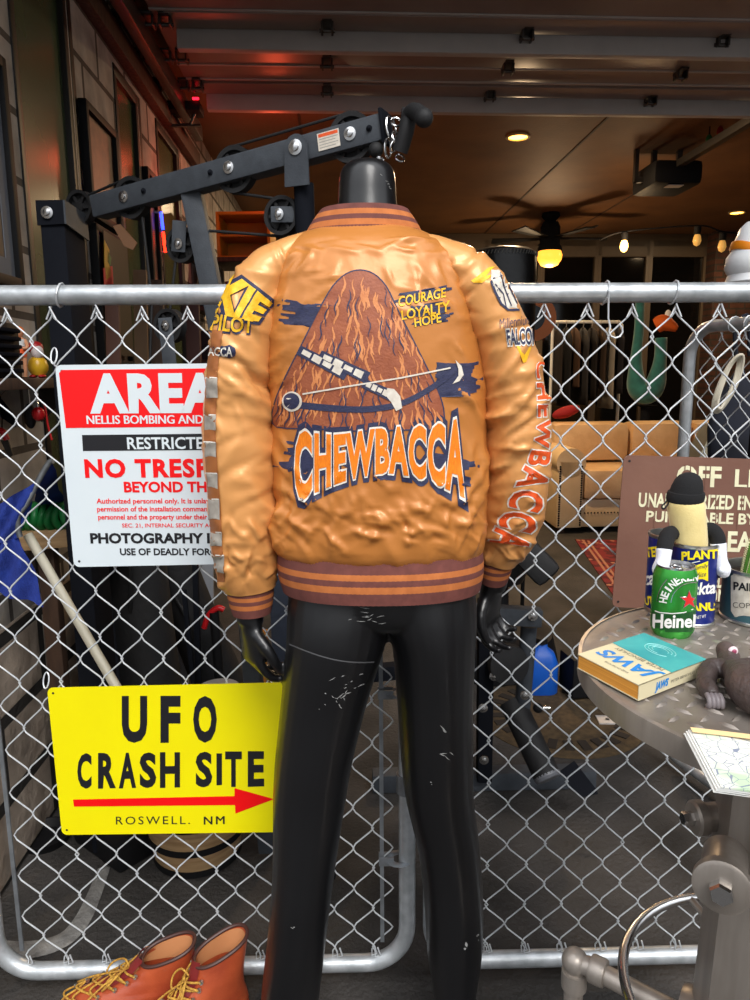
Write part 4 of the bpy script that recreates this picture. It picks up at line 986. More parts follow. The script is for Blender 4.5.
# plain plush toy without a face, leaning out of the front can
m_felt = pm('cream_plush', (226, 206, 142), 0.9, c2=(212, 190, 124), sc=30, sheen=0.4, bump=0.3, bs=400, bdist=0.002); m_bfelt = pm('black_plush', (17, 17, 19), 0.95, bump=0.3, bs=400, bdist=0.002); m_wfelt = pm('white_plush', (226, 228, 238), 0.9, sheen=0.4, bump=0.3, bs=400, bdist=0.002)
Yp = fp.y
ctr = lambda y, x: at(x, y, Yp)
t = thing('plush_toy', Vector((fp.x, fp.y, ZT+0.02)), 'faceless cream plush toy in a black cap sitting in the front nut can', 'plush toy')
pl = [(497, 685, 16, 16), (505, 685.5, 18.5, 18), (516, 687, 18, 18), (528, 688.5, 17.5, 17), (540, 690, 17, 16), (560, 690.5, 16, 15), (600, 691, 13, 13)]
pr_ = [px_ring(y, x-w, x+w, Yp, d/720*1.06, 24) for y, x, w, d in dense(pl, 3) for _ in (0,)] if False else [px_ring(y, x-w, x+w, Yp, d/720*1.06, 24) for y, x, w, d in pl]
MB().loft(pr_).build('body', m_felt, t, ang=180)
h0 = at(685.5, 496, Yp)
rx = Matrix.Rotation(math.radians(6), 3, 'Y')
cp = [(0.0, 0.036), (0.007, 0.0352), (0.014, 0.0315), (0.019, 0.025), (0.0222, 0.015), (0.0235, 0.007), (0.0258, 0.0065), (0.027, 0.002), (0.0268, -0.005), (0.0255, -0.0085), (0.02, -0.009), (0, -0.009)]
MB().lathe([(r, z) for r, z in cp], h0, (0.1, -0.05, 1), 32).build('cap', m_bfelt, t)
MB().tube(catmull([at(672, 493, Yp), at(666, 502, Yp), at(662, 506, Yp-0.01), at(664, 509, Yp-0.01), at(671, 500, Yp)], 5), 0.0013, 6).build('hanging_loop', m_bfelt, t)
for pts, rs in ((((678, 533, 0), (669, 534, -.012), (665, 545, -.024), (664, 552, -.03)), (.010, .0115, .0115, .0105)), (((700, 531, 0), (711, 530, -.004), (717, 537, -.01), (718, 546, -.014)), (.010, .0115, .0115, .0105))):
    P = [at(x, y, Yp+dy) for x, y, dy in pts]; mbb = MB(); limb(mbb, P, rs, 5, 14); arm = mbb.build('arm', m_bfelt, t, ang=180)
    l = P[-1]; left = pts[0][0] < 690
    Q = [l+Vector((0, 0, .004)), at(663 if left else 720, 560, Yp-(.034 if left else .018)), at(660 if left else 723, 570, Yp-(.036 if left else .02)), at(659 if left else 725, 576, Yp-(.034 if left else .02))]
    mbb = MB(); limb(mbb, Q, (.0115, .0105, .0115, .006), 5, 14); mbb.ell(Q[2]+Vector((0.006 if left else -.006, -.008, 0.002)), .0055, nu=10, nv=8); mbb.build('mitten', m_wfelt, arm, ang=180)
mbb = MB(); limb(mbb, [at(711, 545, Yp+.01), at(716, 560, Yp+.014), at(717, 577, Yp+.018)], (.006, .006, .005), 4, 12); mbb.build('dangling_strap', m_bfelt, t)
# beer can
m_gcan = pm('can_green', (66, 168, 66), 0.22, 0.55, c2=(52, 146, 56), sc=10); m_gdk = pm('can_dark_green', (34, 92, 44), 0.28, 0.4)
m_alu = pm('aluminium', (206, 206, 206), 0.25, 1.0)
cb_ = atz(671.5, 633, ZT)
t = thing('beer_can', Vector(cb_), 'green aluminium beer can standing in front of the blue nut cans', 'can')
r, h = 0.0307, 0.1045
MB().lathe([(r*.84, 0.0), (r*.98, 0.008), (r, 0.012), (r, h-0.018), (r*.97, h-0.012), (r*.86, h-0.003)], cb_, n=48, cap=False).build('body', m_gcan, t)
MB().lathe([(0, .006), (r*.72, .004), (r*.78, 0), (r*.85, 0.0008)], cb_, n=48, cap=False).build('base', m_alu, t)
ld = MB().lathe([(r*.86, h-0.003), (r*.87, h), (r*.83, h), (r*.80, h-.006), (0, h-.005)], cb_, n=48, cap=False).build('lid', m_alu, t)
tb_ = MB(); c = cb_+Vector((0.0, -0.004, h-0.0035)); tb_.tube([c+Vector((.006*math.cos(a), .010*math.sin(a), 0)) for a in [i*2*PI/20 for i in range(20)]], .0013, 6, closed=True); tb_.build('pull_tab', m_alu, ld)
op = MB().lathe([(0, 0), (.009, 0)], cb_+Vector((.004, .012, h-.0044)), (0, 0, 1), 20, False).build('opening', m_sblk, ld)
bv = bvh_of(MB().lathe([(r, 0.01), (r, h-0.018), (r*.97, h-.012)], cb_, n=64, cap=False))
dk, wt2, rs2, gr2 = MB(), MB(), MB(), MB()
blob(dk, bv, [(646, 609), (660, 613), (672, 614), (684, 613), (697, 609), (697, 631), (684, 635), (672, 636), (660, 635), (646, 631)], 0.0005, 2)
for dx, rr2 in ((0, 1),): pass
strip(wt2, bv, [(650, 609), (660, 612.5), (672, 613.5), (684, 612.5), (693, 609)], .9, .9, 0.0008)
write(wt2, bv, 'Heineken', quadmap((653.5, 614.5), (716, 615), (715, 626.5), (653, 628)), 0.0009, 0.028, mx=2.5)
for i, ch in enumerate('HEINEKEN'):
    a = math.radians(190+i*12.4); cx, cy = 692+29*math.cos(a), 605+28*math.sin(a); tx, ty = -math.sin(a), math.cos(a); nx, ny = math.cos(a), math.sin(a); hw, hh = (2.3 if ch != 'I' else .7), 3.6
    q = [(cx-tx*hw+nx*hh, cy-ty*hw+ny*hh), (cx+tx*hw+nx*hh, cy+ty*hw+ny*hh), (cx+tx*hw-nx*hh, cy+ty*hw-ny*hh), (cx-tx*hw-nx*hh, cy-ty*hw-ny*hh)]
    write(wt2, bv, ch, quadmap(*q), 0.0008, 0.03, mx=2.5)
for rr2 in (22, 36): strip(gr2, bv, [(693+rr2*math.cos(math.radians(a)), 604+rr2*.98*math.sin(math.radians(a))) for a in range(184, 284, 8)], .9, .9, 0.0007)
star = []
for k in range(10):
    a = -PI/2+k*PI/5; q = 8.6 if k % 2 == 0 else 3.4; star.append((689+q*math.cos(a), 600+q*math.sin(a)))
star2 = [(689+(x-689)*1.2, 600+(y-600)*1.2) for x, y in star]
blob(gr2, bv, star2, .0008, 3); blob(rs2, bv, star, 0.0012, 3)
dk.build('dark_label_band', m_gdk, t); wt2.build('white_lettering', m_cwht, t); gr2.build('silver_lines', m_alu, t); rs2.build('red_star', pm('star_red', (214, 36, 36), .4), t)
# tin planter with cactus
m_teal = pm('slate_teal_paint', (58, 98, 108), 0.5, c2=(48, 84, 94), sc=10)
cb2 = atz(765, 620, ZT); cb2.y += 0.01
t, bv = tin('tin_planter', 'slate teal paint tin with a cream label holding cactus', Vector(cb2), 0.060, 0.082, m_teal, 'planter')
lb_, tx = MB(), MB()
blob(lb_, bv, [(731, 576), (735, 573), (790, 577), (790, 622), (735, 617), (731, 611)], 0.0005, 4)
write(tx, bv, 'PAINT', quadmap((734, 582), (764, 585), (764, 592), (734, 589.5)), 0.0009, 0.03, mx=3)
write(tx, bv, 'COPPER', quadmap((733, 602), (764, 604), (764, 609), (733, 607.5)), 0.0009, -0.01, mx=3)
lb_.build('cream_label', m_cream, t); tx.build('label_lettering', m_sblk, t)
MB().lathe([(0, .07), (.054, .068)], cb2, n=32, cap=False).build('soil', pm('soil', (62, 48, 36), .95, bump=.6, bs=200), t)
ct = thing('cactus', cb2+Vector((-.022, 0, .068)), 'ribbed green column cactus growing in the slate tin', 'cactus')
m_cact = pm('cactus_green', (92, 148, 48), .55, c2=(70, 122, 38), sc=20); m_spine = pm('pale_spines', (226, 222, 170), .7)
for dx, dy, hh, r0, ln_ in ((-.029, -.002, .066, .0085, .004), (-.010, -.006, .086, .0105, .004), (.014, .012, .10, .013, .004)):
    b0 = cb2+Vector((dx, dy, .066)); rings = []; spn = MB()
    for i in range(19):
        s_ = i/18; rr2 = r0*(.8+.25*math.sin(min(s_*1.5, 1)*PI*.5))*(1 if s_ < .75 else math.sqrt(max(0.02, 1-((s_-.75)/.25)**2)))
        rings.append([b0+Vector((ln_*s_*3, 0, hh*s_))+Vector((math.cos(2*PI*k/32), math.sin(2*PI*k/32), 0))*rr2*(1+.16*math.cos(8*2*PI*k/32)) for k in range(32)])
        if 0 < i < 18:
            for k in range(8):
                d = Vector((math.cos(2*PI*k/8), math.sin(2*PI*k/8), 0)); p = b0+Vector((ln_*s_*3, 0, hh*s_))+d*rr2*1.14
                for dz in (-.35, .45): spn.tube([p, p+(d+Vector((0, 0, dz))).normalized()*.0042], .0004, 3, cap=False)
    st = MB().loft(rings).build('stem', m_cact, ct, ang=180); spn.build('spines', m_spine, st)
# paperback
A, B, C_, D = (atz(x, y, 1.0625) for x, y in ((578, 654), (644, 633), (705, 658), (641, 687)))
C_ = B+(D-A)*0.5+(C_-B)*0.5; D = A+(C_-B)
m_page = pm('aged_page_edge', (226, 158, 60), .85, c2=(196, 128, 44), sc=8, stretch=(1, 1, 160)); m_cov = pm('book_cover_cream', (212, 202, 168), .4, c2=(200, 190, 154)); m_sea = pm('teal_cover', (64, 168, 166), .35, c2=(40, 138, 146), sc=22, stretch=(1, 1, 1), detail=6)
t = thing('paperback_book', Vector(((A.x+C_.x)/2, (A.y+C_.y)/2, ZT+.001)), 'worn cream and teal paperback with blue title lying on the tread plate', 'book')
dn = Vector((0, 0, -0.0185)); zc = Vector((0, 0, .0012))
ins = lambda p, k: p.lerp((A+B+C_+D)/4, k)
MB().prism([ins(p, .012)-Vector((0, 0, .0012)) for p in (A, B, C_, D)], dn*.93).build('pages', m_page, t, smooth=False)
cv = MB(); cv.prism([A, B, C_, D], (0, 0, -.0011)); cv.prism([p+dn for p in (A, B, C_, D)], (0, 0, -.0011))
cv.prism([C_, D, D+dn, C_+dn], (C_-B).normalized()*-.0009); cv.build('cover', m_cov, t, smooth=False)
top = MB().add([p+Vector((0, 0, .0001)) for p in (A, B, C_, D)], [(0, 1, 2, 3)]); bvt = bvh_of(top)
spi = MB().add([D, C_, C_+dn, D+dn], [(0, 1, 2, 3)]); bvs = bvh_of(spi)
def onb(u, v):                    # u along A->D, v along A->B
    p = A+(D-A)*u+(B-A)*v; return p
def bk_poly(mb, pts, off=.0004): mb.add([onb(u, v)+Vector((0, 0, off)) for u, v in pts], [tuple(range(len(pts)))])
sea, blu, blk_, wcol = MB(), MB(), MB(), MB()
bk_poly(sea, [(.0, .50), (1, .46), (1, 1), (0, 1)])
for s, u0_, u1_, v0_, v1_, mb, b in (('JAWS', .97, .10, .39, .17, blu, .03), ('PETER BENCHLEY', .9, .14, .46, .41, blk_, .0), ('BASED ON THE NOVEL', .72, .34, .115, .085, blk_, .0)):
    vs, fs = unit_text(s, b, shear=.2 if s == 'JAWS' else 0)
    mb.add([onb(lerp(u0_, u1_, x), lerp(v1_, v0_, y) if False else lerp(v0_, v1_, 1-y) if False else lerp(v0_, v1_, y))+Vector((0, 0, .0005)) for x, y in vs], fs)
for k in range(3): wcol.tube([onb(.5+(.12+.05*k)*math.cos(a), .78+(.055+.03*k)*math.sin(a))+Vector((0, 0, .0004)) for a in [i*2*PI/28 for i in range(20+3*k)]], .0005, 4)
write(blu, bvs, 'JAWS', quadmap((655, 683.5), (668.5, 678), (668, 687), (655, 693)), .0005, .05, shear=.3)
write(blk_, bvs, 'PETER BENCHLEY', quadmap((671, 680), (695, 670.5), (695, 672.5), (671, 683)), .0005, .0)
sea.build('teal_cover_picture', m_sea, t, smooth=False); blu.build('blue_title', pm('title_blue', (20, 128, 206), .4), t); blk_.build('small_lettering', pm('faded_ink', (110, 104, 92), .6), t); wcol.build('water_rings', pm('pale_foam', (150, 206, 200), .5), t)
# ape figurine lying on its back
m_ape = pm('grey_brown_rubber', (88, 74, 70), .5, c2=(60, 50, 48), sc=18, detail=6, bump=.8, bs=70, stretch=(1, 1, 1), bdist=.006)
t = thing('ape_figurine', Vector((.46, .82, ZT)), 'grey-brown furry ape figurine lying on the table beside paperback', 'figurine')
sh = atz(722, 672, ZT)
bod = MB(); P0 = atz(731, 669, ZT+.02); P1 = atz(754, 690, ZT+.026); P2 = atz(792, 706, ZT+.026); P3 = atz(818, 712, ZT+.024)
limb(bod, [P0, P0.lerp(P1, .5)+Vector((0, 0, .003)), P1, P2, P3], [.012, .020, .026, .026, .018], 6, 24)
hd_ = atz(727, 656, ZT+.02)
limb(bod, [P0, P0.lerp(hd_, .6), hd_+Vector((0, .002, .004))], [.014, .013, .012], 5, 20); bod.ell(hd_+Vector((0, .004, .006)), (.012, .013, .012))
bod.ell(hd_+Vector((.005, -.007, .003)), (.008, .008, .007))
a0 = atz(712, 668, ZT+.018); a1 = atz(705, 684, ZT+.014); a2 = atz(713, 697, ZT+.011)
limb(bod, [P0.lerp(P1, .15), a0, a1], [.011, .0125, .0105], 6, 18); limb(bod, [a1, a1.lerp(a2, .5), a2], [.0105, .011, .008], 6, 18)
q1 = P0.lerp(P1, .3)+Vector((.035, .012, 0)); limb(bod, [P0.lerp(P1, .15), q1, q1+Vector((.03, -.02, -.006))], [.015, .015, .011], 6, 18)
for sdx in (-1, 1):
    l0 = P3+Vector((.0, .014*sdx, -.004)); limb(bod, [l0, l0+Vector((.035, .02*sdx, 0)), l0+Vector((.07, .01*sdx, -.010))], [.019, .015, .010], 6, 18)
ra = bod.build('body', m_ape, t, ang=180)
rmm = ra.modifiers.new('r', 'REMESH'); rmm.mode = 'VOXEL'; rmm.voxel_size = .0016; sm2 = ra.modifiers.new('s', 'SMOOTH'); sm2.iterations = 4
dg.update(); dg = bpy.context.evaluated_depsgraph_get(); me = bpy.data.meshes.new_from_object(ra.evaluated_get(dg)); ra.modifiers.clear(); ra.data = me; me.polygons.foreach_set('use_smooth', [True]*len(me.polygons))
hm = MB(); dd = (a2-a1).normalized(); sd_ = Vector((dd.y, -dd.x, 0)).normalized()
for k in range(4):
    o = a2+sd_*(k-1.5)*.0046; limb(hm, [o+Vector((0, 0, .003)), o+dd*.008+Vector((0, 0, .002)), o+dd*.011+Vector((0, 0, -.005)), o+dd*.005+Vector((0, 0, -.008))], [.0026, .0027, .0026, .0022], 4, 10)
limb(hm, [a2-sd_*.008, a2-sd_*.009+dd*.006+Vector((0, 0, -.002)), a2-sd_*.004+dd*.011+Vector((0, 0, -.004))], [.0028, .0027, .0022], 4, 10)
hm.build('fingers', pm('ape_skin', (116, 108, 110), .5), t, ang=180)
ey_ = atz(733, 651, ZT+.032); mk = MB().ell(ey_, (.0062, .004, .0062)); mk.build('pale_pink_disc', pm('pale_pink', (226, 206, 210), .4), t); MB().ell(ey_+Vector((0, -.003, .0005)), (.0032, .002, .0032)).build('magenta_centre', pm('magenta', (150, 60, 90), .4), t)
# folded map
def map_mat():
    m = pm('printed_map', (214, 216, 206), .7, c2=(182, 206, 172), sc=22, detail=3, contrast=(.36, .46)); n = m.node_tree; bs = n.nodes['Principled BSDF']
    cr = bs.inputs['Base Color'].links[0].from_socket; tcn = n.nodes['Texture Coordinate']
    vo = n.nodes.new('ShaderNodeTexVoronoi'); vo.feature = 'DISTANCE_TO_EDGE'; vo.inputs['Scale'].default_value = 85; n.links.new(tcn.outputs['Object'], vo.inputs['Vector'])
    lt_ = n.nodes.new('ShaderNodeMath'); lt_.operation = 'LESS_THAN'; lt_.inputs[1].default_value = .024; n.links.new(vo.outputs['Distance'], lt_.inputs[0])
    mx = n.nodes.new('ShaderNodeMix'); mx.data_type = 'RGBA'; mx.inputs[7].default_value = (*lin((128, 136, 154)), 1); n.links.new(lt_.outputs[0], mx.inputs[0]); n.links.new(cr, mx.inputs[6]); n.links.new(mx.outputs[2], bs.inputs['Base Color'])
    return m
q0, q1, q2, q3 = (atz(x, y, ZT+.010) for x, y in ((690, 729), (800, 742), (800, 785), (721, 787)))
q1 = q0+(q1-q0).normalized()*.16; q2 = q3+(q1-q0).normalized()*.16
t = thing('folded_map', (q0+q2)/2-Vector((0, 0, .009)), 'folded paper road map lying over the near edge of the table', 'map')
for k in range(4):
    o = Vector((-.0016*k, .0012*k, -.0021*k)); mb = MB(); N = 10; ring = []
    mb.loft([[lerp(q0, q1, i/N)+o+Vector((0, 0, .001*math.sin(i*1.3+k))), lerp(q3, q2, i/N)+o+Vector((0, 0, .001*math.sin(i*1.1+k))), lerp(q3, q2, i/N)+o+Vector((0, 0, -.0012)), lerp(q0, q1, i/N)+o+Vector((0, 0, -.0012))] for i in range(N+1)])
    mb.build('fold', map_mat() if k == 0 else m_cwht, t, ang=30)
bd = MB().add([q0+Vector((0, 0, .0022)), q1+Vector((0, 0, .0022)), lerp(q1, q2, .1)+Vector((0, 0, .0022)), lerp(q0, q3, .1)+Vector((0, 0, .0022))], [(0, 1, 2, 3)]); bd.build('orange_border', pm('map_orange', (240, 206, 150), .7), t, smooth=False)
# ------------------------------------------------------------------ leather boots in front of the fence
m_lea = pm('russet_leather', (178, 82, 46), .38, c2=(150, 62, 36), sc=14, detail=6, bump=.2, bs=120, bdist=.003, coat=.15)
m_coll = pm('dark_leather_edge', (70, 40, 34), .5); m_lin = pm('tan_lining', (196, 132, 84), .8); m_lace = pm('ochre_lace', (206, 160, 62), .8, c2=(150, 104, 36), sc=160); m_sole = pm('cream_wedge_sole', (214, 200, 170), .7); m_eyl = pm('eyelet_metal', (200, 196, 186), .3, .9)
m_tong = pm('burgundy_tongue', (120, 34, 34), .45)
def boot(heel, dr, label, H=.225, L=.30, flip=1):
    """heel: ground point under the heel, dr: direction of the toe"""
    d = Vector(dr).normalized(); s = Vector((-d.y, d.x, 0)); O = Vector(heel)
    W = lambda a, b, z: O+d*a+s*b+Vector((0, 0, z))
    t = thing('leather_boot', O, label, 'boot', 'pair of leather boots')
    up = MB(); n = 40; rings = []
    # horizontal sections (z, back, front, half width)
    sec = [(.024, -.035, .262, .046), (.034, -.040, .266, .048), (.055, -.042, .262, .047), (.075, -.040, .240, .044), (.088, -.037, .200, .042), (.104, -.033, .150, .040), (.125, -.031, .108, .039), (.150, -.033, .086, .0395), (.180, -.040, .076, .037), (.205, -.045, .074, .035), (.225, -.050, .074, .035)]
    def secat(z): return interp([(q[0], *q[1:]) for q in sec], z)
    zs = [.024+(H-.024)*i/30 for i in range(31)]
    def ring(z, sc=1.0, dz=0):
        b, f, w_ = secat(z); c = (b+f)/2; hl = (f-b)/2; out = []
        for k in range(n):
            a = 2*PI*k/n; ca, sa = math.cos(a), math.sin(a); x = math.copysign(abs(ca)**.8, ca)*hl*sc; lx_ = (x/hl+1)/2
            ww = w_*(1.0 if z > .09 else (.86+.22*math.sin(PI*min(1, lx_*1.02))**.7*(1 if lx_ > .4 else .8)))
            tilt = -.034*(lx_-.5)*max(0.0, min(1.0, (z-.6*H)/(.4*H)))
            out.append(W(c+x, math.copysign(abs(sa)**.85, sa)*ww*sc, z+dz+tilt))
        return out
    up.loft([ring(z) for z in zs]+[ring(H, .93), ring(H-.02, .9), ring(H-.07, .85)], cap=False)
    bd_ = up.build('upper', m_lea, t, ang=60)
    so = MB(); so.loft([[W(p[0], p[1], z) for p in []] or [q+Vector((0, 0, z-.024))+(q-W(.11, 0, q.z-O.z)).normalized()*g for q in ring(.024)] for z, g in ((.0, .002), (.004, .005), (.02, .005), (.026, .002))]); so.build('sole', m_sole, t)
    MB().tube([p for p in ring(H, .975)], .0042, 8, closed=True).build('collar_edge', m_coll, t)
    MB().loft([ring(H-.004, .9), ring(H-.05, .84)], cap=False).build('lining', m_lin, t)
    # tongue and lacing along the front
    fr = lambda z: secat(z)[1]
    tg = MB(); rows_ = []
    for i in range(12):
        z = lerp(.095, H-.006, i/11); f = fr(min(z, H)); rows_.append([W(f+.0055-(.002 if i > 9 else 0)-.012*abs(q)**2, q*.020, z+.003*(i/11)) for q in (-1, -.6, -.2, .2, .6, 1)])
    k0 = len(tg.v); tg.add([p for r in rows_ for p in r], [(i*6+j, i*6+j+1, i*6+j+7, i*6+j+6) for i in range(11) for j in range(5)]); tg.build('tongue', m_tong, t, ang=180)
    lc, ee = MB(), MB(); K = H/.225; zsl = [q*K for q in (.100, .114, .130, .147, .165, .183)]
    pt = lambda z, sg, o=.004: W(fr(z)-.010+o, sg*.026, z)
    for i, z in enumerate(zsl):
        for sg in (-1, 1):
            p = pt(z, sg, -.004); ax = (d*.55+s*sg).normalized(); q = W(fr(z)-.012, sg*.0305, z)
            ee.lathe([(.0022, .003), (.0044, .004), (.0046, .0015), (.0046, -.001)], q, ax, 14)
            if i < 5: lc.tube(catmull([W(fr(z)-.010, sg*.032, z), W(fr(z)+.008, sg*.016, z+.004), W(fr((z+zsl[i+1])/2)+.013, 0, (z+zsl[i+1])/2), W(fr(zsl[i+1])+.008, -sg*.016, zsl[i+1]-.004), W(fr(zsl[i+1])-.010, -sg*.032, zsl[i+1])], 4), .0024, 7)
    for sg in (-1, 1):
        lc.tube(catmull([W(fr(.18*K)+.004, 0, .18*K), W(fr(.175*K)+.014, sg*.018, .19*K), W(fr(.16*K)+.022, sg*.034, .165*K), W(fr(.15*K)+.020, sg*.024, .143*K), W(fr(.165*K)+.010, sg*.004, .168*K)], 6), .0022, 7)
        lc.tube(catmull([W(fr(.172*K)+.008, 0, .172*K), W(fr(.15*K)+.018, sg*.016, .15*K), W(fr(.13*K)+.012, sg*.034, .124*K), W(fr(.11*K)+.004, sg*.044, .098*K)], 6), .0022, 7)
    lc.build('laces', m_lace, t, ang=180); ee.build('eyelets', m_eyl, t)
    st = MB(); st.tube([W(lerp(.06, .24, i/14), .046*flip, 0)*1 for i in range(2)], .0001, 3); 
    stt = MB()
    for off in (0, .005): stt.tube([W(-.02+.10*q+.0, -.0415*1-.004*math.sin(q*PI), .05+.085*math.sin(q*PI*.5)+off) for q in [i/12 for i in range(13)]], .0007, 5)
    stt.build('heel_stitching', m_lin, t)
    return t
pr = at(232, 943, 1.365); boot((pr.x-.01, 1.365, 0.004), (-.86, -.5, 0), 'russet leather lace-up boot standing nearest the mannequin leg', H=pr.z-.004)
pl_ = at(181, 948, 1.402); boot((pl_.x-.004, 1.402, 0.004), (-1, -.16, 0), 'russet leather lace-up boot behind its pair, toe pointing left', H=pl_.z-.004)

# ------------------------------------------------------------------ multi gym behind the fence
gym = thing('multi_gym', at(60, 520, 2.1)*1.0, 'charcoal steel multi gym with pulley beam rising above the fence', 'gym machine')
gym.location.z = 0; WM[gym.name] = Matrix.Translation(gym.location)
def rod(mb, a, b, w_, d_=None, bev=.006):
    a, b = Vector(a), Vector(b); z = (b-a).normalized(); y = Vector((0, 1, 0)); x = y.cross(z).normalized(); y = z.cross(x)
    mb.box((a+b)/2, (w_, d_ or w_, (b-a).length), Matrix((x, y, z)).transposed(), bev); return mb
bA, bB = at(98, 208, 2.0), at(386, 129, 1.70)
bd_ = (bB-bA).normalized()
rod(MB(), bA, bB, .056, .056).build('top_beam', m_gun, gym)
rod(MB(), bB-bd_*.003, bB+bd_*.006, .072, .066, .003).build('beam_end_cap', m_gund, gym)
on = lambda px, py: bA+bd_*(((px-98)/(386-98))*(bB-bA).length*lerp(1.08, 1.0, (px-98)/288)*1.0)
fn_ = Vector((bd_.y, -bd_.x, 0)).normalized(); fn_ = fn_ if fn_.y < 0 else -fn_
def beamx(px):
    lo, hi = 0.0, 1.0
    for _ in range(30):
        m_ = (lo+hi)/2; p = bA.lerp(bB, m_); v = p-CAM; sx_ = 375+FPX*v.dot(CR)/v.dot(FWD)
        if sx_ < px: lo = m_
        else: hi = m_
    return bA.lerp(bB, lo)
def screw(p, r, name='bolt', mt=None, ax=None): MB().lathe([(r*1.7, 0), (r*1.7, .002), (r, .003), (r*.9, .007), (r*.4, .0085), (0, .0085)], p, ax or fn_, 16).build(name, mt or m_chrome, gym)
for px in (131, 235, 355): screw(beamx(px)+fn_*.028, .0085)
for px in (151, 217, 374): screw(beamx(px)+fn_*.028, .004, mt=m_gund)
def wheel(c, r, ax=None, name='pulley'):
    ax = ax or fn_; w_ = MB().lathe([(r*.80, -.011), (r, -.012), (r*.93, 0), (r, .012), (r*.80, .011), (r*.78, 0)], c, ax, 40)
    w_.loft([[p for p in q] for q in []]) if False else None
    k = len(w_.v)
    w_.lathe([(r*.0, -.010), (r*.32, -.010), (r*.32, .010), (0, .010)], c, ax, 24)
    a_ = Vector(ax).normalized(); x = a_.orthogonal().normalized(); y = a_.cross(x)
    for i in range(6):
        v = x*math.cos(i*PI/3+.3)+y*math.sin(i*PI/3+.3); w_.box(c+v*r*.55, (r*.55, r*.16, .014), Matrix((v, a_.cross(v), a_)).transposed())
    w_.build(name, m_rubber, gym); return c
for px, r in ((133, .052), (236, .054), (352, .054)): wheel(beamx(px), r)
wheel(at(81, 208, 2.06), .045)
def bracket_wheel(px, py, Y, r, to):
    c = at(px, py, Y); wheel(c, r); a = Vector(to)
    m = MB(); rod(m, c-(a-c).normalized()*.02+fn_*.018, a+fn_*.018, .036, .005, .002); m.build('pulley_bracket', m_gun, gym); screw(c+fn_*.021, .008)
bracket_wheel(183, 245, 1.93, .045, at(184, 222, 1.93)); bracket_wheel(283, 216, 1.80, .045, at(304, 216, 1.80)); bracket_wheel(170, 326, 1.93, .044, at(175, 372, 1.93))
# rear column with bracket, mast and round post
c0 = at(70, 300, 1.93)
cx, cy = c0.x, c0.y
rod(MB(), Vector((cx-.028, cy+.06, .02)), Vector((cx-.028, cy+.06, at(70, 210, 1.93).z)), .062, .13, .004).build('rear_column', m_gund, gym)
zt_ = at(70, 206, 1.93).z
MB().prism([Vector((cx-.064, cy-.01, zt_+.012)), Vector((cx+.006, cy-.012, zt_+.012)), Vector((cx+.006, cy-.012, zt_-.045)), Vector((cx-.064, cy-.01, zt_-.048))], (0, .004, 0)).build('column_bracket', m_gund, gym)
MB().prism([Vector((cx+.006, cy-.012, zt_+.012)), Vector((cx+.006, cy+.13, zt_+.005)), Vector((cx+.006, cy+.135, zt_-.062)), Vector((cx+.006, cy-.012, zt_-.045))], (.005, 0, 0)).build('column_bracket', m_gun, gym)
screw(Vector((cx-.035, cy-.014, zt_-.018)), .009, ax=(0, -1, 0))
MB().prism([at(113, 226, 1.95), at(120, 224, 1.95), at(137, 243, 1.95), at(133, 250, 1.95), at(124, 246, 1.95)], (0, .006, 0)).build('cable_tab', pm('tarnished_brass', (112, 78, 52), .5, .5), gym)
rod(MB(), at(192, 192, 1.90), at(226, 360, 1.92), .050, .05).build('front_mast', m_gun, gym)
m = rod(MB(), at(226, 360, 1.92), Vector((at(226, 360, 1.92).x+.06, 1.94, .02)), .05, .05); m.build('lower_mast', m_gun, gym)
tp_ = beamx(303)
m = MB(); o = tp_+fn_*.031; zz = Vector((0, 0, 1)); xx = Vector((-fn_.y, fn_.x, 0)); xx = xx if xx.x > 0 else -xx
m.prism([o+xx*(.029*math.cos(a))+zz*(.029*math.sin(a)) for a in [i*PI/10 for i in range(11)]]+[o-xx*.031-zz*.082, o+xx*.031-zz*.082], fn_*.005); m.build('pivot_plate', m_gun, gym)
screw(o+fn_*.006, .010)
pb = tp_-zz*.07; MB().tube([pb, Vector((pb.x+.02, pb.y+.03, .03))], .0235, 20).build('round_post', m_gund, gym)
# warning label on the beam
lc_ = beamx(334)+fn_*.0286; up_ = bd_.cross(fn_); up_ = up_ if up_.z > 0 else -up_
def bq(w0, w1, h0, h1, o): return [lc_+bd_*w0+up_*h0+fn_*o, lc_+bd_*w1+up_*h0+fn_*o, lc_+bd_*w1+up_*h1+fn_*o, lc_+bd_*w0+up_*h1+fn_*o]
lb = MB().add(bq(-.027, .027, -.019, .018, .0003), [(0, 1, 2, 3)]).build('warning_label', m_cream, gym, smooth=False)
MB().add(bq(-.024, .024, .009, .016, .0006), [(0, 1, 2, 3)]).build('orange_strip', m_orr, lb, smooth=False)
m = MB()
for k in range(4): m.add(bq(-.023, .023-.006*(k % 2), .004-.006*k, .0055-.006*k, .0006), [(0, 1, 2, 3)])
m.build('fine_print', pm('faint_print', (150, 148, 140), .6), lb, smooth=False)
# cables
for pts in ([beamx(236)+up_*.054, beamx(352)+up_*.054], [at(84, 197, 2.05), at(105, 188, 2.02), beamx(133)+up_*.052], [beamx(236)-up_*.054, at(278, 199, 1.82)], [at(185, 229, 1.93), at(278, 236, 1.82), at(300, 236, 1.82)],
            [beamx(133)-up_*.05+bd_*.02, at(152, 300, 1.95), at(150, 360, 1.95)], [at(176, 258, 1.93), at(170, 310, 1.93)]):
    MB().tube(pts, .0036, 8).build('cable', m_rubber, gym)
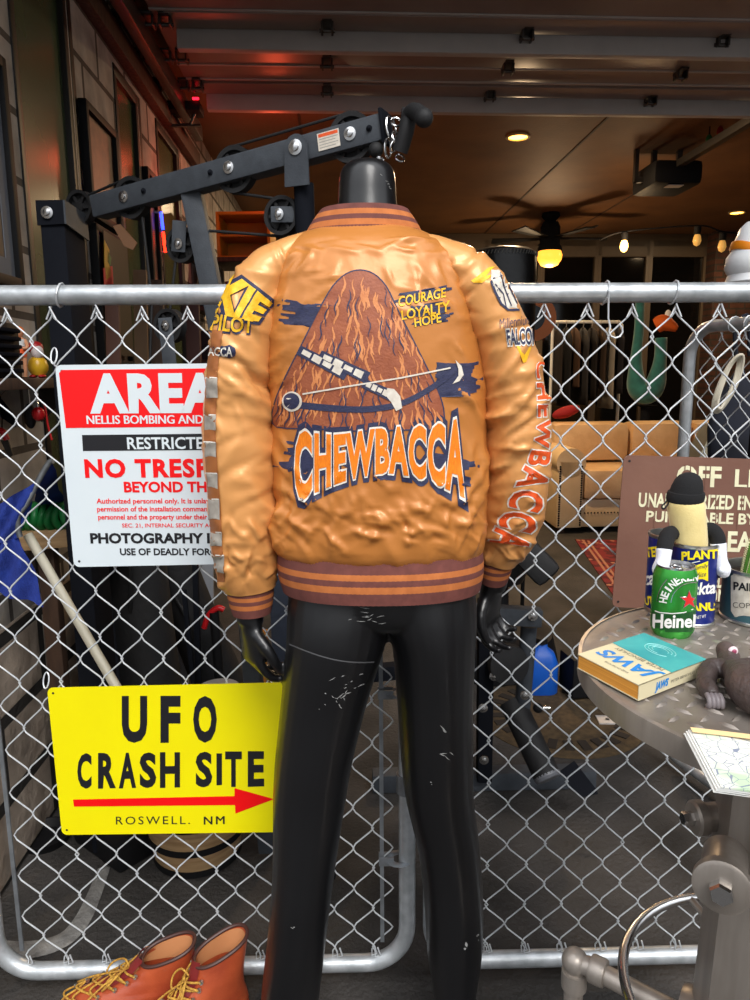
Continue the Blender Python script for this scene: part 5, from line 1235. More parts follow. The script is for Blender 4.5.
# grip and snap hooks hung from the beam end
hp = [at(400, 152, 1.63), at(406, 132, 1.62), at(409, 118, 1.62), at(412, 112, 1.61), at(417, 112, 1.59), at(424, 118, 1.55)]
gr = thing('cable_handle', hp[0], 'black foam cable grip hooked on the beam end above the neck', 'exercise handle')
MB().tube(catmull(hp, 6), .0165, 18).build('foam_grip', m_rubber, gr)
MB().ell(hp[-1], .0185).build('grip_end', m_rubber, gr)
MB().box(at(405, 130, 1.645), (.026, .02, .085), Matrix.Rotation(.15, 3, 'Y'), .004).build('strap', m_black, gr)
hk = thing('snap_hook', at(392, 120, 1.66), 'cluster of chrome snap hooks hanging from the beam end', 'snap hook')
for cx_, cy_, a, sx_, sy_ in ((391, 128, 80, 9, 22), (388, 148, 88, 6, 18), (396, 122, 20, 8, 9), (397, 138, 60, 7, 13), (394, 146, 110, 6, 12), (400, 158, 30, 6, 8)):
    pts = []
    for i in range(20):
        q = i*2*PI/20; x, y = sx_*.5*math.sin(q), sy_*.55*math.cos(q); A_ = math.radians(a-90); pts.append(at(cx_+x*math.cos(A_)-y*math.sin(A_), cy_+x*math.sin(A_)+y*math.cos(A_), 1.66+.008*math.sin(q*1)))
    MB().tube(pts, .0024, 7, closed=True).build('steel_loop', m_chrome, hk)
kb_ = thing('ball_knob', at(376, 150, 1.68), 'black ball stop with chrome stem under the beam end', 'knob')
MB().ell(at(376, 150, 1.68), .0165).build('ball', m_rubber, kb_); MB().tube([at(378, 157, 1.68), at(385, 168, 1.68)], .006, 10).build('stem', m_chrome, kb_); MB().tube([at(379, 160, 1.68), at(381, 163, 1.68)], .010, 6).build('hex_nut', m_chrome, kb_)
# lower frame seen through the right panel
m = MB(); yb_ = 2.28
pA, pB = at(378, 778, yb_), at(596, 772, yb_); rod(m, Vector((pA.x-.02, yb_, .035)), Vector((pB.x, yb_+.02, .035)), .065, .06); m.build('base_beam', m_gun, gym)
m = MB(); rod(m, Vector((at(500, 610, 2.15).x-.12, 2.15, at(500, 612, 2.15).z)), at(541, 617, 2.15), .055, .05); m.build('seat_support', m_gun, gym)
screw(at(533, 616, 2.12), .009, ax=(0, -1, 0))
pt_ = at(529, 625, 2.18); MB().tube([pt_, at(522, 712, 2.2)], .026, 18).build('seat_post', m_gun, gym)
rl0, rl1 = at(512, 702, 2.22), at(547, 776, 2.06)
MB().tube([rl0, rl1], .043, 24).build('foam_roller', m_rubber, gym)
dr_ = (rl1-rl0).normalized(); MB().lathe([(.043, -.004), (.043, .004), (.036, .012), (0, .016)], rl1, dr_, 28).build('roller_end_cap', pm('grey_plastic', (112, 114, 120), .35), gym)
m = MB(); rod(m, at(519, 545, 2.05), at(551, 578, 2.0), .085, .05, .02); m.build('arm_pad', m_rubber, gym)
m = MB(); rod(m, at(486, 600, 2.2), Vector((at(484, 775, 2.26).x, 2.26, .05)), .05, .05); m.build('rear_upright', m_gund, gym)
for x, y in ((483, 708), (484, 760), (525, 695), (494, 676)): screw(at(x, y, 2.14), .009, ax=(0, -1, 0))
MB().lathe([(.062, -.02), (.066, 0), (.062, .02), (.03, .024), (.012, .026), (0, .026)], at(508, 664, 2.16), (0.1, -1, .1), 32).build('weight_disc', m_rubber, gym)
m = MB(); m.ell(at(538, 708, 2.12), .016); m.build('ball_stop', m_black, gym); MB().tube([at(541, 708, 2.12), at(550, 708, 2.12)], .007, 10).build('chrome_stem', m_chrome, gym)
MB().prism([at(561, 774, 2.12), at(575, 764, 2.14), at(598, 794, 2.06), at(580, 798, 2.05)], (0, .01, .006)).build('foot_plate', m_gund, gym)
m = MB(); rod(m, at(372, 673, 2.3), at(400, 670, 2.3), .05, .05); m.build('cross_tube', m_gund, gym)
m = MB(); rod(m, Vector((at(282, 620, 2.2).x, 2.2, .02)), at(279, 560, 2.2), .06, .06); m.build('rear_leg', pm('blue_grey_coat', (52, 60, 76), .45), gym)

# ------------------------------------------------------------------ behind the right panel
t = thing('plastic_jug', atz(540, 692, 0.001), 'bright blue plastic jug behind the gym post', 'jug'); jz = atz(540, 692, 0.001)
jb_ = MB(); jb_.loft([ringh(jz+Vector((0, 0, z)), w_, w_*.7, 24, 3) for z, w_ in ((0, .065), (.01, .074), (.14, .074), (.19, .056), (.215, .026), (.235, .024))]); jb_.build('body', pm('jug_blue', (24, 92, 196), .35), t)
MB().lathe([(.026, 0), (.026, .024), (0, .024)], jz+Vector((0, 0, .233)), n=16).build('cap', m_black, t)
t = thing('storage_case', at(575, 690, 2.62), 'black hard case standing on the round brown mat', 'case'); b0_ = atz(574, 702, 0.012)
MB().box(b0_+Vector((.08, .1, .095)), (.2, .14, .18), Matrix.Rotation(.2, 3, 'Z'), .012).build('shell', m_black, t); MB().tube([b0_+Vector((.04, .08, .185)), b0_+Vector((.04, .08, .215)), b0_+Vector((.12, .1, .215)), b0_+Vector((.12, .1, .185))], .008, 8).build('handle', m_rubber, t)
mc = atz(560, 715, 0.006)
mt = MB().lathe([(0, 0), (.33, 0), (.34, -.003), (.34, -.006), (0, -.006)], mc, n=64).build('round_mat', pm('brown_coir', (92, 74, 48), .95, c2=(66, 52, 34), sc=40, bump=.6, bs=300)); tag(mt, 'round brown doormat with dark raised blocks lying under the gym', 'doormat')
mb = MB()
for k in range(26):
    a = math.radians(k*360/26); d_ = Vector((math.cos(a), math.sin(a), 0)); mb.box(mc+d_*.255+Vector((0, 0, .002)), (.07, .035, .005), Matrix.Rotation(a, 3, 'Z'))
o_ = mb.build('raised_blocks', pm('dark_coir', (44, 36, 28), .95), None); o_.parent = mt; o_.matrix_parent_inverse = Matrix.Identity(4); o_.location = o_.location-mt.location
pc2 = atz(612, 722, 0.0); t_ = MB().box(pc2+Vector((0.02, 0, .006)), (.16, .07, .012), Matrix.Rotation(-.05, 3, 'Z'), .002); t_.lathe([(0, 0), (.009, 0)], pc2+Vector((-.02, 0, .0125)), n=14)
tag(t_.build('floor_plate', m_strut), 'grey steel plate with a hole lying flat on the floor', 'metal plate')
# patterned rug
def rug_mat():
    m = pm('red_rug', (122, 32, 36), .95, c2=(84, 20, 26), sc=9, detail=2, contrast=(.48, .52)); n = m.node_tree; bs = n.nodes['Principled BSDF']; cr = bs.inputs['Base Color'].links[0].from_socket
    vo = n.nodes.new('ShaderNodeTexVoronoi'); vo.inputs['Scale'].default_value = 11; n.links.new(n.nodes['Texture Coordinate'].outputs['Object'], vo.inputs['Vector'])
    lt_ = n.nodes.new('ShaderNodeMath'); lt_.operation = 'LESS_THAN'; lt_.inputs[1].default_value = .22; n.links.new(vo.outputs['Distance'], lt_.inputs[0])
    mx = n.nodes.new('ShaderNodeMix'); mx.data_type = 'RGBA'; mx.inputs[7].default_value = (*lin((176, 118, 92)), 1); n.links.new(lt_.outputs[0], mx.inputs[0]); n.links.new(cr, mx.inputs[6]); n.links.new(mx.outputs[2], bs.inputs['Base Color']); return m
ra_, rb_ = atz(575, 540, 0), atz(620, 606, 0); du = (ra_-rb_); ru = Vector((du.y, -du.x, 0)).normalized()*1.6
ru = ru if ru.x > 0 else -ru
rg = thing('patterned_rug', (ra_+rb_)/2, 'red patterned rug on the floor in front of the tan sofa', 'rug')
MB().prism([rb_, rb_+ru, ra_+ru, ra_], (0, 0, .008)).build('pile', rug_mat(), rg, smooth=False)
fm = MB(); iu, iv = ru.normalized(), du.normalized()
for k in (0.05, .09): fm.add([rb_+iu*k+iv*.05+Vector((0, 0, .0085)), rb_+iu*(k+.02)+iv*.05+Vector((0, 0, .0085)), ra_+iu*(k+.02)-iv*.05+Vector((0, 0, .0085)), ra_+iu*k-iv*.05+Vector((0, 0, .0085))], [(0, 1, 2, 3)])
fm.build('border_lines', pm('rug_tan', (176, 118, 92), .95), rg, smooth=False)
# leather sofa
m_sofa = pm('tan_leather', (228, 194, 148), .42, c2=(204, 164, 116), sc=4, bump=.25, bs=18, bdist=.02); m_sofp = pm('pale_tan_leather', (232, 204, 160), .45, c2=(214, 184, 140), sc=4)
m_nail = pm('dark_nailheads', (50, 40, 32), .35, .7)
Vs = 6.15
def sp(x, y, v): p = atv(x, y, v); return p.dot(EU), p.z
uL, _ = sp(557, 500, Vs); uR, zs_ = sp(583, 500, Vs); _, zt2 = sp(570, 453, Vs); ub_ = uR
sf = thing('leather_sofa', G(uL+1.1, Vs+.45, 0), 'tan leather sofa with dark nailhead trim behind the red rug', 'sofa')
uE = uL+2.3
for a, b in ((uL, uR), (uE-(uR-uL), uE)):
    ar = MB().gbox(a, b, Vs, Vs+.85, .05, zt2-.06, .02); ar.tube([G((a+b)/2, Vs, zt2-.09), G((a+b)/2, Vs+.85, zt2-.09)], (b-a)/2+.015, 20); aro = ar.build('armrest', m_sofp, sf)
    nh = MB()
    for i in range(26):
        for uu in (a+.02, b-.02): nh.ell(G(uu, Vs-.002, .08+i*(zt2-.2)/25), .009, nu=8, nv=4)
    nh.build('nailheads', m_nail, aro)
zc_ = sp(600, 470, Vs)[1]; zb_ = sp(600, 500, Vs)[1]
MB().gbox(uR, uE-(uR-uL), Vs+.03, Vs+.85, .05, zb_, .02).build('seat_base', m_sofp, sf)
wS = (uE-(uR-uL)-uR)/3
for k in range(3):
    MB().gbox(uR+k*wS+.005, uR+(k+1)*wS-.005, Vs+.0, Vs+.7, zb_+.002, zc_, .05).build('seat_cushion', m_sofa, sf)
zb2 = sp(600, 421, Vs+.75)[1]
MB().gbox(uL+.02, uE-.02, Vs+.70, Vs+.95, .05, zb2-.06, .03).build('back_frame', m_sofp, sf)
for k in range(3):
    MB().gbox(uR+k*wS-(.14 if k == 0 else 0)+.005, uR+(k+1)*wS-.005, Vs+.5, Vs+.82, zc_+.01, zb2, .08).build('back_cushion', m_sofa, sf)
nh = MB()
for i in range(60): nh.ell(G(uR+.03+i*(3*wS-.06)/59, Vs+.028, zb_-.12), .008, nu=8, nv=4)
nh.build('nailheads', m_nail, sf)
for k, uu in enumerate((uL+.06, uE-.06)):
    for vv in (Vs+.06, Vs+.85): MB().lathe([(0, 0), (.03, 0), (.035, .052), (0, .052)], G(uu, vv, 0), n=12).build('foot', m_dkwood, sf)
# red cushion on the sofa back
p = atv(566, 414, Vs+.72); cz = MB().ell(p+Vector((0, 0, .02)), (.14, .07, .055), Matrix.Rotation(-.3, 3, 'Y')); tag(cz.build('red_cushion', pm('red_cloth', (150, 16, 26), .8)), 'crumpled red cushion on the sofa back beside orange sleeve lettering', 'cushion')
# clothes rail with garments
Vr = 7.85
ca, cb3 = atv(553, 322, Vr), atv(622, 322, Vr); ra2, rb2 = ca.dot(EU), cb3.dot(EU); zr = (ca.z+cb3.z)/2
cr2 = thing('clothes_rail', G((ra2+rb2)/2, Vr, 0), 'white metal clothes rail hung with dark garments behind the sofa', 'clothes rail')
MB().tube([G(ra2, Vr, .03), G(ra2, Vr, zr-.03), G(ra2+.03, Vr, zr), G(rb2-.03, Vr, zr), G(rb2, Vr, zr-.03), G(rb2, Vr, .03)], .017, 10).build('rail', m_white, cr2)
for a in (ra2, rb2): MB().tube([G(a, Vr-.22, .02), G(a, Vr+.22, .02)], .017, 10).build('foot_bar', m_white, cr2)
gcols = [((34, 26, 24), 'dark brown coat'), ((22, 22, 26), 'black jacket'), ((74, 52, 38), 'brown leather jacket'), ((46, 46, 50), 'charcoal shirt'), ((24, 20, 22), 'black long coat'), ((58, 44, 36), 'umber coat'), ((150, 146, 140), 'pale grey shirt'), ((30, 30, 40), 'navy jacket')]
pos_words = ['at the left end of the white clothes rail', 'second from the left on the white clothes rail', 'third from the left on the white clothes rail', 'fourth from the left on the white clothes rail', 'fourth from the right on the white clothes rail', 'third from the right on the white clothes rail', 'hanging second from the right on the white clothes rail', 'at the right end of the white clothes rail']
for i, (c, nm) in enumerate(gcols):
    u = lerp(ra2+.05, rb2-.05, i/7); ln = .75+.12*math.sin(i*2.3)
    t = thing('hanging_garment', G(u, Vr, zr-ln), nm+' '+pos_words[i], 'garment', 'garments on the white clothes rail')
    g = MB(); sec_ = [(0, .012, .05), (-.05, .018, .16), (-.12, .024, .22), (-.35, .026, .21), (-.6, .028, .22), (-ln, .03, .235)]
    g.loft([[G(u+math.cos(2*PI*k/24)*a*(1+.25*math.sin(5*2*PI*k/24+i)*min(1, -z*2)), Vr+math.sin(2*PI*k/24)*b, zr-.06+z) for k in range(24)] for z, a, b in sec_]); g.build('cloth', pm('garment_%d' % i, c, .9), t, ang=180)
    MB().tube([G(u, Vr+.017, zr+.012), G(u, Vr-.02, zr+.018), G(u, Vr-.022, zr-.02), G(u, Vr, zr-.06)], .004, 6).build('hanger_hook', m_strut, t)
# teal plush toy hung up
Yb = 7.32
t = thing('plush_bird', at(645, 395, Yb), 'teal long-necked plush with an orange bill behind the sofa', 'plush toy')
P = [at(640, 300, Yb), at(639, 330, Yb), at(636, 360, Yb), at(637, 385, Yb), at(646, 392, Yb-.03), at(655, 384, Yb-.05), at(660, 360, Yb-.05), at(661, 338, Yb-.04)]
mb = MB(); limb(mb, P, [.044, .047, .058, .10, .124, .10, .06, .058], 6, 18); mb.build('neck_and_body', pm('teal_plush', (38, 112, 112), .9, c2=(28, 92, 94), sc=14, sheen=.4), t, ang=180)
mb = MB(); limb(mb, [at(656, 326, Yb-.06), at(664, 323, Yb-.09), at(677, 329, Yb-.12)], [.073, .08, .03], 6, 16); mb.build('bill', pm('orange_plush', (206, 94, 26), .8), t, ang=180)
MB().ell(at(668, 315, Yb-.10), (.03, .03, .05)).build('eye_patch', m_wfelt, t)
pd_ = at(646, 405, Yb+.05); tag(MB().lathe([(0, 0), (.12, 0), (.12, .03), (.05, .06), (.05, pd_.z-.02), (.11, pd_.z), (0, pd_.z)], Vector((pd_.x, pd_.y, 0)), n=24).build('plant_stand', m_gund), 'dark stand behind the sofa carrying the teal plush', 'stand')
# free-standing punch bag
pg = at(503, 262, 3.4); ztp = at(503, 250, 3.4).z
t = thing('punching_bag', Vector((pg.x, pg.y, 0)), 'black stitched punch bag standing behind the right shoulder of jacket', 'punch bag')
MB().lathe([(0, .42), (.13, .42), (.148, .46), (.15, 1.0), (.15, ztp-.06), (.145, ztp-.015), (.12, ztp), (0, ztp)], Vector((pg.x, pg.y, 0)), n=40).build('bag', pm('black_vinyl', (22, 22, 23), .32, bump=.2, bs=30), t)
m = MB()
for k in range(60): a = 2*PI*k/60; m.tube([Vector((pg.x+.151*math.cos(a), pg.y+.151*math.sin(a), ztp-.035)), Vector((pg.x+.1525*math.cos(a+.05), pg.y+.1525*math.sin(a+.05), ztp-.018))], .0022, 4)
m.build('stitching', pm('grey_stitch', (120, 118, 112), .7), t)
MB().lathe([(0, 0), (.3, 0), (.31, .03), (.28, .16), (.07, .2), (.06, .44), (0, .44)], Vector((pg.x, pg.y, 0)), n=40).build('base', m_black, t)
# white figure with a sash on its stand
Yw = 1.78; c = at(757, 262, Yw); zb3 = at(757, 290, Yw).z
t = thing('white_figure', Vector((c.x, c.y, zb3)), 'smooth white rounded figure with an orange band above the fence rail', 'figure')
prf = [(0, 0), (.055, .0), (.068, .018), (.062, .035), (.070, .05), (.068, .075), (.058, .09), (.058, .105), (.048, .125), (.044, .14), (.030, .155), (0, .16)]
MB().lathe(prf, Vector((c.x, c.y, zb3)), n=36).build('body', pm('white_vinyl', (226, 228, 230), .35), t)
R_ = []
for k in range(49):
    a = 2*PI*k/48; z = .072+.030*math.cos(a-PI); r_ = interp([(z_, r) for r, z_ in prf], z)[0]+.002; R_.append([Vector((c.x+r_*math.cos(a), c.y+r_*math.sin(a), zb3+z-.009)), Vector((c.x+(r_+.002)*math.cos(a), c.y+(r_+.002)*math.sin(a), zb3+z)), Vector((c.x+(r_-.001)*math.cos(a), c.y+(r_-.001)*math.sin(a), zb3+z+.010)), Vector((c.x+(r_-.006)*math.cos(a), c.y+(r_-.006)*math.sin(a), zb3+z))])
MB().loft(R_, cap=False).build('orange_band', pm('sash_orange', (240, 140, 20), .45), t)
st = thing('display_stand', Vector((c.x+.035, c.y, 0)), 'slim dark stand holding the white figure', 'stand')
MB().lathe([(0, 0), (.055, 0), (.055, .015), (.02, .03), (.016, zb3-.02), (.05, zb3-.008), (.05, zb3-.001), (0, zb3-.001)], Vector((c.x+.035, c.y, 0)), n=28).build('column', m_gund, st)
# coiled cord and bag hanging on the turned panel
pcd = L3(.36, 1.33, .03)
t = thing('coiled_cord', pcd-Vector((0, 0, .1)), 'cream extension cord coiled and hung on the turned-back fence panel', 'cord')
mb = MB()
for k in range(4):
    cc_ = at(728, 384, 2.08); mb.tube([cc_+Vector((.014+.004*k, 0, 0))*math.cos(a)+Vector((0, -.006*k+.003*math.sin(3*a), .070+.004*k))*1*math.sin(a)*1+Vector((.02*math.sin(a), 0, 0)) for a in [i*2*PI/30 for i in range(30)]], .0042, 7, closed=True)
mb.build('loops', pm('cream_rubber', (214, 206, 186), .6), t)
m_dn = pm('dark_navy_cloth', (36, 40, 54), .9, c2=(24, 26, 36), sc=8)
bg = MB(); cc_ = at(737, 405, 2.55); bg.loft([[cc_+Vector((math.cos(2*PI*k/28)*w_*(1+.08*math.sin(4*2*PI*k/28)), math.sin(2*PI*k/28)*d_, z)) for k in range(28)] for z, w_, d_ in ((-.22, .06, .04), (-.19, .09, .06), (-.08, .10, .07), (.02, .08, .06), (.08, .04, .03), (.12, .015, .015))])
t = thing('backpack', cc_-Vector((0, 0, .3)), 'dark navy bag hanging behind the turned-back fence panel', 'bag'); bg.build('sack', m_dn, t, ang=180)
MB().tube(catmull([cc_+Vector((-.03, -.03, .16)), cc_+Vector((-.05, -.05, .26)), cc_+Vector((0, -.03, .3)), cc_+Vector((.03, 0, .17))], 5), .008, 8).build('strap', m_dn, t)
st2 = MB().prism([at(700, 455, 3.0), at(715, 425, 3.0), at(726, 432, 3.0), at(748, 462, 3.0), at(740, 520, 3.0), at(705, 520, 3.0)], (0, .12, 0)); tag(st2.build('beige_cushion', pm('beige_cloth', (176, 166, 140), .9)), 'beige cushion leaning behind the turned-back fence panel', 'cushion')
bx = at(722, 520, 3.05); tag(MB().box(Vector((bx.x+.1, bx.y+.05, bx.z/2)), (.55, .4, bx.z), None, .02).build('blanket_box', m_black), 'black box carrying the beige cushion', 'trunk')
# ------------------------------------------------------------------ left side of the garage
def picture(name, v0, v1, z0, z1, label, c, c2, sc=6, fr_=.03, lean=0.0, mat_c=None, fc=None, st=(1, 1, 1)):
    t = thing(name, G(-.94, (v0+v1)/2, z0), label, 'picture', 'framed pictures on the left wall')
    f = MB()
    for a in ((v0, v0+fr_, z0, z1), (v1-fr_, v1, z0, z1), (v0, v1, z0, z0+fr_), (v0, v1, z1-fr_, z1)): f.gbox(-.948, -.915, *a, .004)
    f.build('frame', fc or m_black, t)
    MB().gbox(-.944, -.934, v0+fr_, v1-fr_, z0+fr_, z1-fr_).build('print', pm(name+label[:9].replace(' ', '_'), c, .5, c2=c2, sc=sc, detail=6, stretch=st, contrast=(.4, .6)), t)
    if mat_c: 
        m = MB(); k = .05
        for a in ((v0+fr_, v0+fr_+k, z0+fr_, z1-fr_), (v1-fr_-k, v1-fr_, z0+fr_, z1-fr_), (v0+fr_+k, v1-fr_-k, z0+fr_, z0+fr_+k), (v0+fr_+k, v1-fr_-k, z1-fr_-k, z1-fr_)): m.gbox(-.936, -.931, *a)
        m.build('mount', mat_c, t)
    return t
m_grm = pm('grey_mount', (112, 116, 124), .8)
picture('framed_picture', 1.78, 2.27, 1.67, 2.30, 'dark framed print with a grey mount at left edge above the rail', (60, 40, 36), (24, 22, 24), 9, mat_c=m_grm)
picture('framed_picture', 2.96, 3.36, 2.02, 2.44, 'black framed brown print on the block wall left of the beam', (112, 76, 56), (60, 38, 30), 30, st=(1, .25, .3))
picture('framed_picture', 3.86, 4.06, 1.62, 2.44, 'tall red-lit framed print hung beside the neon tube', (118, 60, 56), (60, 22, 24), 12)
picture('framed_picture', 2.98, 3.40, 1.45, 2.00, 'dark framed print behind the small poster by the gym bracket', (36, 30, 22), (26, 22, 18), 4)
po_ = MB(); 
for (a, b, z0, z1, c) in (): pass
t = thing('neon_tube', G(-.90, 4.05, 2.0), 'upright red and blue neon tube glowing on the left wall', 'neon tube')
pn = [atu(161, 212, -.90), atu(163, 232, -.90), atu(165.5, 252, -.90)]
MB().tube(pn[1:], .008, 8).build('red_tube', pm('neon_red', (255, 40, 20), .4, emit=(255, 30, 12), es=10), t); MB().tube([pn[0], pn[1]+Vector((0, 0, .012))], .008, 8).build('blue_tube', pm('neon_blue', (40, 60, 255), .4, emit=(40, 60, 255), es=6), t)
for p in pn: MB().tube([p, p-EU*.055], .006, 6).build('standoff', m_strut, t)
lamp_light('neon_glow', G(-.78, 4.3, 2.4), 2, (1, .07, .03), .08)
# streaky yellow/red marks in the dark print
q = thing('paper_poster', G(-.90, 3.2, 1.5), 'small poster with red and yellow blocks below the gym bracket', 'poster')
MB().gbox(-.905, -.902, 3.02, 3.34, 1.50, 1.98).build('paper', pm('poster_dark', (52, 42, 24), .6), q, smooth=False)
for nm, pts, c in (('yellow_shape', [(104, 240), (109, 250), (108, 262), (112, 275), (106, 280), (104, 262)], (214, 170, 40)), ('red_shape', [(103, 268), (112, 266), (113, 284), (104, 285)], (206, 30, 36)), ('green_shape', [(107, 250), (111, 258), (110, 266), (107, 262)], (70, 120, 50))):
    MB().prism([atu(x, y, -.901) for x, y in pts], EU*.002).build(nm, pm('poster_'+nm, c, .6), q, smooth=False)
# bracket with a red standby light under the door
pb_ = atz(182, 112, 2.86); t = thing('wall_heater', pb_, 'black bracketed heater with a red light at the left end of the door', 'heater')
MB().box(pb_+Vector((0, .05, .03)), (.20, .14, .05), Matrix.Rotation(TH, 3, 'Z'), .008).build('case', m_black, t); lamp_light('ceiling_red_fill', pb_+Vector((.40, .55, -.12)), 3.5, (1, .10, .04), .05); MB().box(pb_+Vector((.085, -.025, .06)), (.035, .01, .012), None, .003).build('red_light', pm('standby_red', (255, 30, 50), .4, emit=(255, 20, 40), es=6), t)  # the red point lamp is added, set clear of the heater to redden the ceiling
m = MB()
for dx in (-.06, .06): m.tube([pb_+Vector((dx, .05, .01)), pb_+Vector((dx*.5, .05, -.05)), pb_+Vector((-dx*.2, .05, -.05))], .008, 6)
m.box(pb_+Vector((0, .05, -.055)), (.18, .02, .012)); m.tube([pb_+Vector((0, .05, .05)), Vector((pb_.x, pb_.y+.05, 2.975))], .01, 6); m.build('bracket', m_hinge, t)
# workshop shelf on the left wall with toolbox and two toys
zs2 = atu(30, 378, -.93).z
sh_ = thing('wall_shelf', G(-.9, 2.2, zs2-.03), 'dark board shelf on the left block wall holding a slatted box and two toys', 'shelf')
MB().gbox(-.95, -.80, 1.72, 2.46, zs2-.028, zs2, .003).build('board', m_dkwood, sh_)
for vv in (1.85, 2.38): MB().prism([G(-.95, vv, zs2-.028), G(-.82, vv, zs2-.028), G(-.95, vv, zs2-.14)], EV*.012).build('bracket', m_hinge, sh_)
tbx = thing('slatted_box', G(-.88, 1.84, zs2), 'black slatted box on the wall shelf beside the two toys', 'box')
zt3 = atu(10, 323, -.84).z
MB().gbox(-.945, -.835, 1.70, 2.00, zs2+.001, zt3, .006).build('case', m_black, tbx)
m = MB()
for k in range(6): z = lerp(zs2+.02, zt3-.02, k/5); m.gbox(-.836, -.822, 1.72, 1.98, z-.005, z+.005, .002)
m.build('slats', m_gund, tbx)
# standing doll
Yd = 2.10
d0 = at(23, 376, Yd); t = thing('doll_figurine', Vector((d0.x, d0.y, zs2)), 'small figurine with orange hair and shorts standing on the wall shelf', 'figurine')
sk = pm('doll_skin', (214, 150, 112), .5); S_ = .00285
zz_ = lambda k: zs2+.003+k
m = MB()
for sg in (-1, 1): limb(m, [Vector((d0.x+sg*.007, d0.y, zz_(0))), Vector((d0.x+sg*.009, d0.y, zz_(.035))), Vector((d0.x+sg*.007, d0.y, zz_(.07)))], [.005, .006, .009], 4, 10)
limb(m, [Vector((d0.x, d0.y, zz_(.065))), Vector((d0.x, d0.y, zz_(.085))), Vector((d0.x, d0.y, zz_(.105))), Vector((d0.x, d0.y, zz_(.112)))], [.014, .011, .015, .006], 4, 14)
for sg in (-1, 1): limb(m, [Vector((d0.x+sg*.014, d0.y, zz_(.105))), Vector((d0.x+sg*.022, d0.y-.004, zz_(.085))), Vector((d0.x+sg*.012, d0.y-.012, zz_(.08)))], [.005, .0045, .004], 4, 8)
m.ell(Vector((d0.x, d0.y, zz_(.125))), (.011, .012, .014)); m.build('body', sk, t)
m = MB(); m.ell(Vector((d0.x-.001, d0.y+.003, zz_(.129))), (.0145, .013, .014)); m.ell(Vector((d0.x-.008, d0.y+.006, zz_(.112))), (.007, .007, .014)); m.build('hair', pm('orange_hair', (214, 110, 36), .6), t)
m = MB(); limb(m, [Vector((d0.x, d0.y, zz_(.086))), Vector((d0.x, d0.y, zz_(.106)))], [.0135, .0165], 3, 14); m.build('white_top', m_white, t)
m = MB(); limb(m, [Vector((d0.x, d0.y, zz_(.058))), Vector((d0.x, d0.y, zz_(.078)))], [.0165, .0155], 3, 14); m.build('orange_shorts', m_orr, t)
MB().box(Vector((d0.x, d0.y, zs2+.0015)), (.036, .03, .003), None, .001).build('base', m_black, t)
e0_ = at(39, 377, 2.18); t = thing('egg_toy', Vector((e0_.x, e0_.y, zs2)), 'round yellow toy with a dark red domed top on the wall shelf', 'toy')
b_ = Vector((e0_.x, e0_.y, zs2))
MB().lathe([(0, .006), (.018, .008), (.027, .022), (.029, .035), (.024, .052), (.016, .06), (0, .062)], b_, n=28).build('yellow_body', pm('toy_yellow', (222, 176, 40), .35), t)
MB().ell(b_+Vector((.004, -.006, .075)), (.018, .017, .022)).build('white_middle', pm('toy_white', (214, 206, 206), .4), t)
MB().ell(b_+Vector((-.004, .002, .088)), (.022, .022, .02)).build('red_dome', pm('toy_red', (168, 24, 32), .45), t)
m = MB(); m.ell(b_+Vector((-.012, -.01, .005)), (.011, .015, .005)); m.ell(b_+Vector((.014, -.01, .005)), (.011, .015, .005)); m.build('red_feet', pm('toy_red', (168, 24, 32), .45), t)
# tools hanging under the shelf
def hang(p): return [p, Vector((p.x, p.y, zs2-.028))]
Yt = 2.05
t = thing('hand_saw', at(8, 405, Yt), 'dark blade hanging under the wall shelf at its left', 'tool', 'tools under the wall shelf'); MB().prism([at(-6, 395, Yt), at(2, 400, Yt), at(16, 418, Yt), at(15, 427, Yt), at(-4, 414, Yt)], (0, .004, 0)).build('blade', m_gund, t); MB().tube([at(-2, 398, Yt), at(0, 385, Yt), Vector((at(0, 385, Yt).x, Yt, zs2-.028))], .003, 6).build('hook', m_chrome, t)
t = thing('black_pouch', at(30, 415, Yt), 'small black pouch hanging under the wall shelf', 'pouch', 'tools under the wall shelf'); MB().ell(at(30, 416, Yt), (.017, .014, .036)).build('pouch', m_rubber, t); MB().tube(hang(at(30, 406, Yt)), .003, 6).build('hook', m_chrome, t)
t = thing('hanging_tool', at(38, 415, Yt), 'round red tool hanging on a chrome hook under the wall shelf', 'tool', 'tools under the wall shelf'); MB().ell(at(38.5, 414, Yt-.02), (.018, .016, .02)).build('red_body', pm('tool_red', (196, 26, 32), .35), t)
mm_ = MB(); mm_.tube([at(38, 408, Yt-.02), at(37, 400, Yt-.02), at(36, 396, Yt)], .0032, 6); mm_.tube(hang(at(36, 396, Yt)), .0032, 6); mm_.build('hook', m_chrome, t)
MB().tube(catmull([at(42, 403, Yt), at(45, 407, Yt), at(48, 425, Yt), at(52, 440, Yt)], 5), .0028, 6).build('red_lanyard', pm('tool_red', (196, 26, 32), .35), t)
t = thing('tin_snips', at(4, 440, Yt), 'red-handled snips hanging lowest at the left edge', 'tool', 'tools under the wall shelf'); MB().tube(catmull([at(-2, 430, Yt-.03), at(3, 432, Yt-.03), at(7, 440, Yt-.03)], 4), .009, 10).build('red_handle', pm('tool_red', (196, 26, 32), .35), t)
MB().prism([at(0, 440, Yt-.03), at(8, 440, Yt-.03), at(13, 455, Yt-.03), at(9, 458, Yt-.03)], (0, .004, 0)).build('jaw', m_hinge, t); mm_ = MB(); mm_.tube([at(2, 432, Yt-.03), at(2, 415, Yt)], .002, 5); mm_.tube(hang(at(2, 415, Yt)), .002, 5); mm_.build('cord', m_black, t)
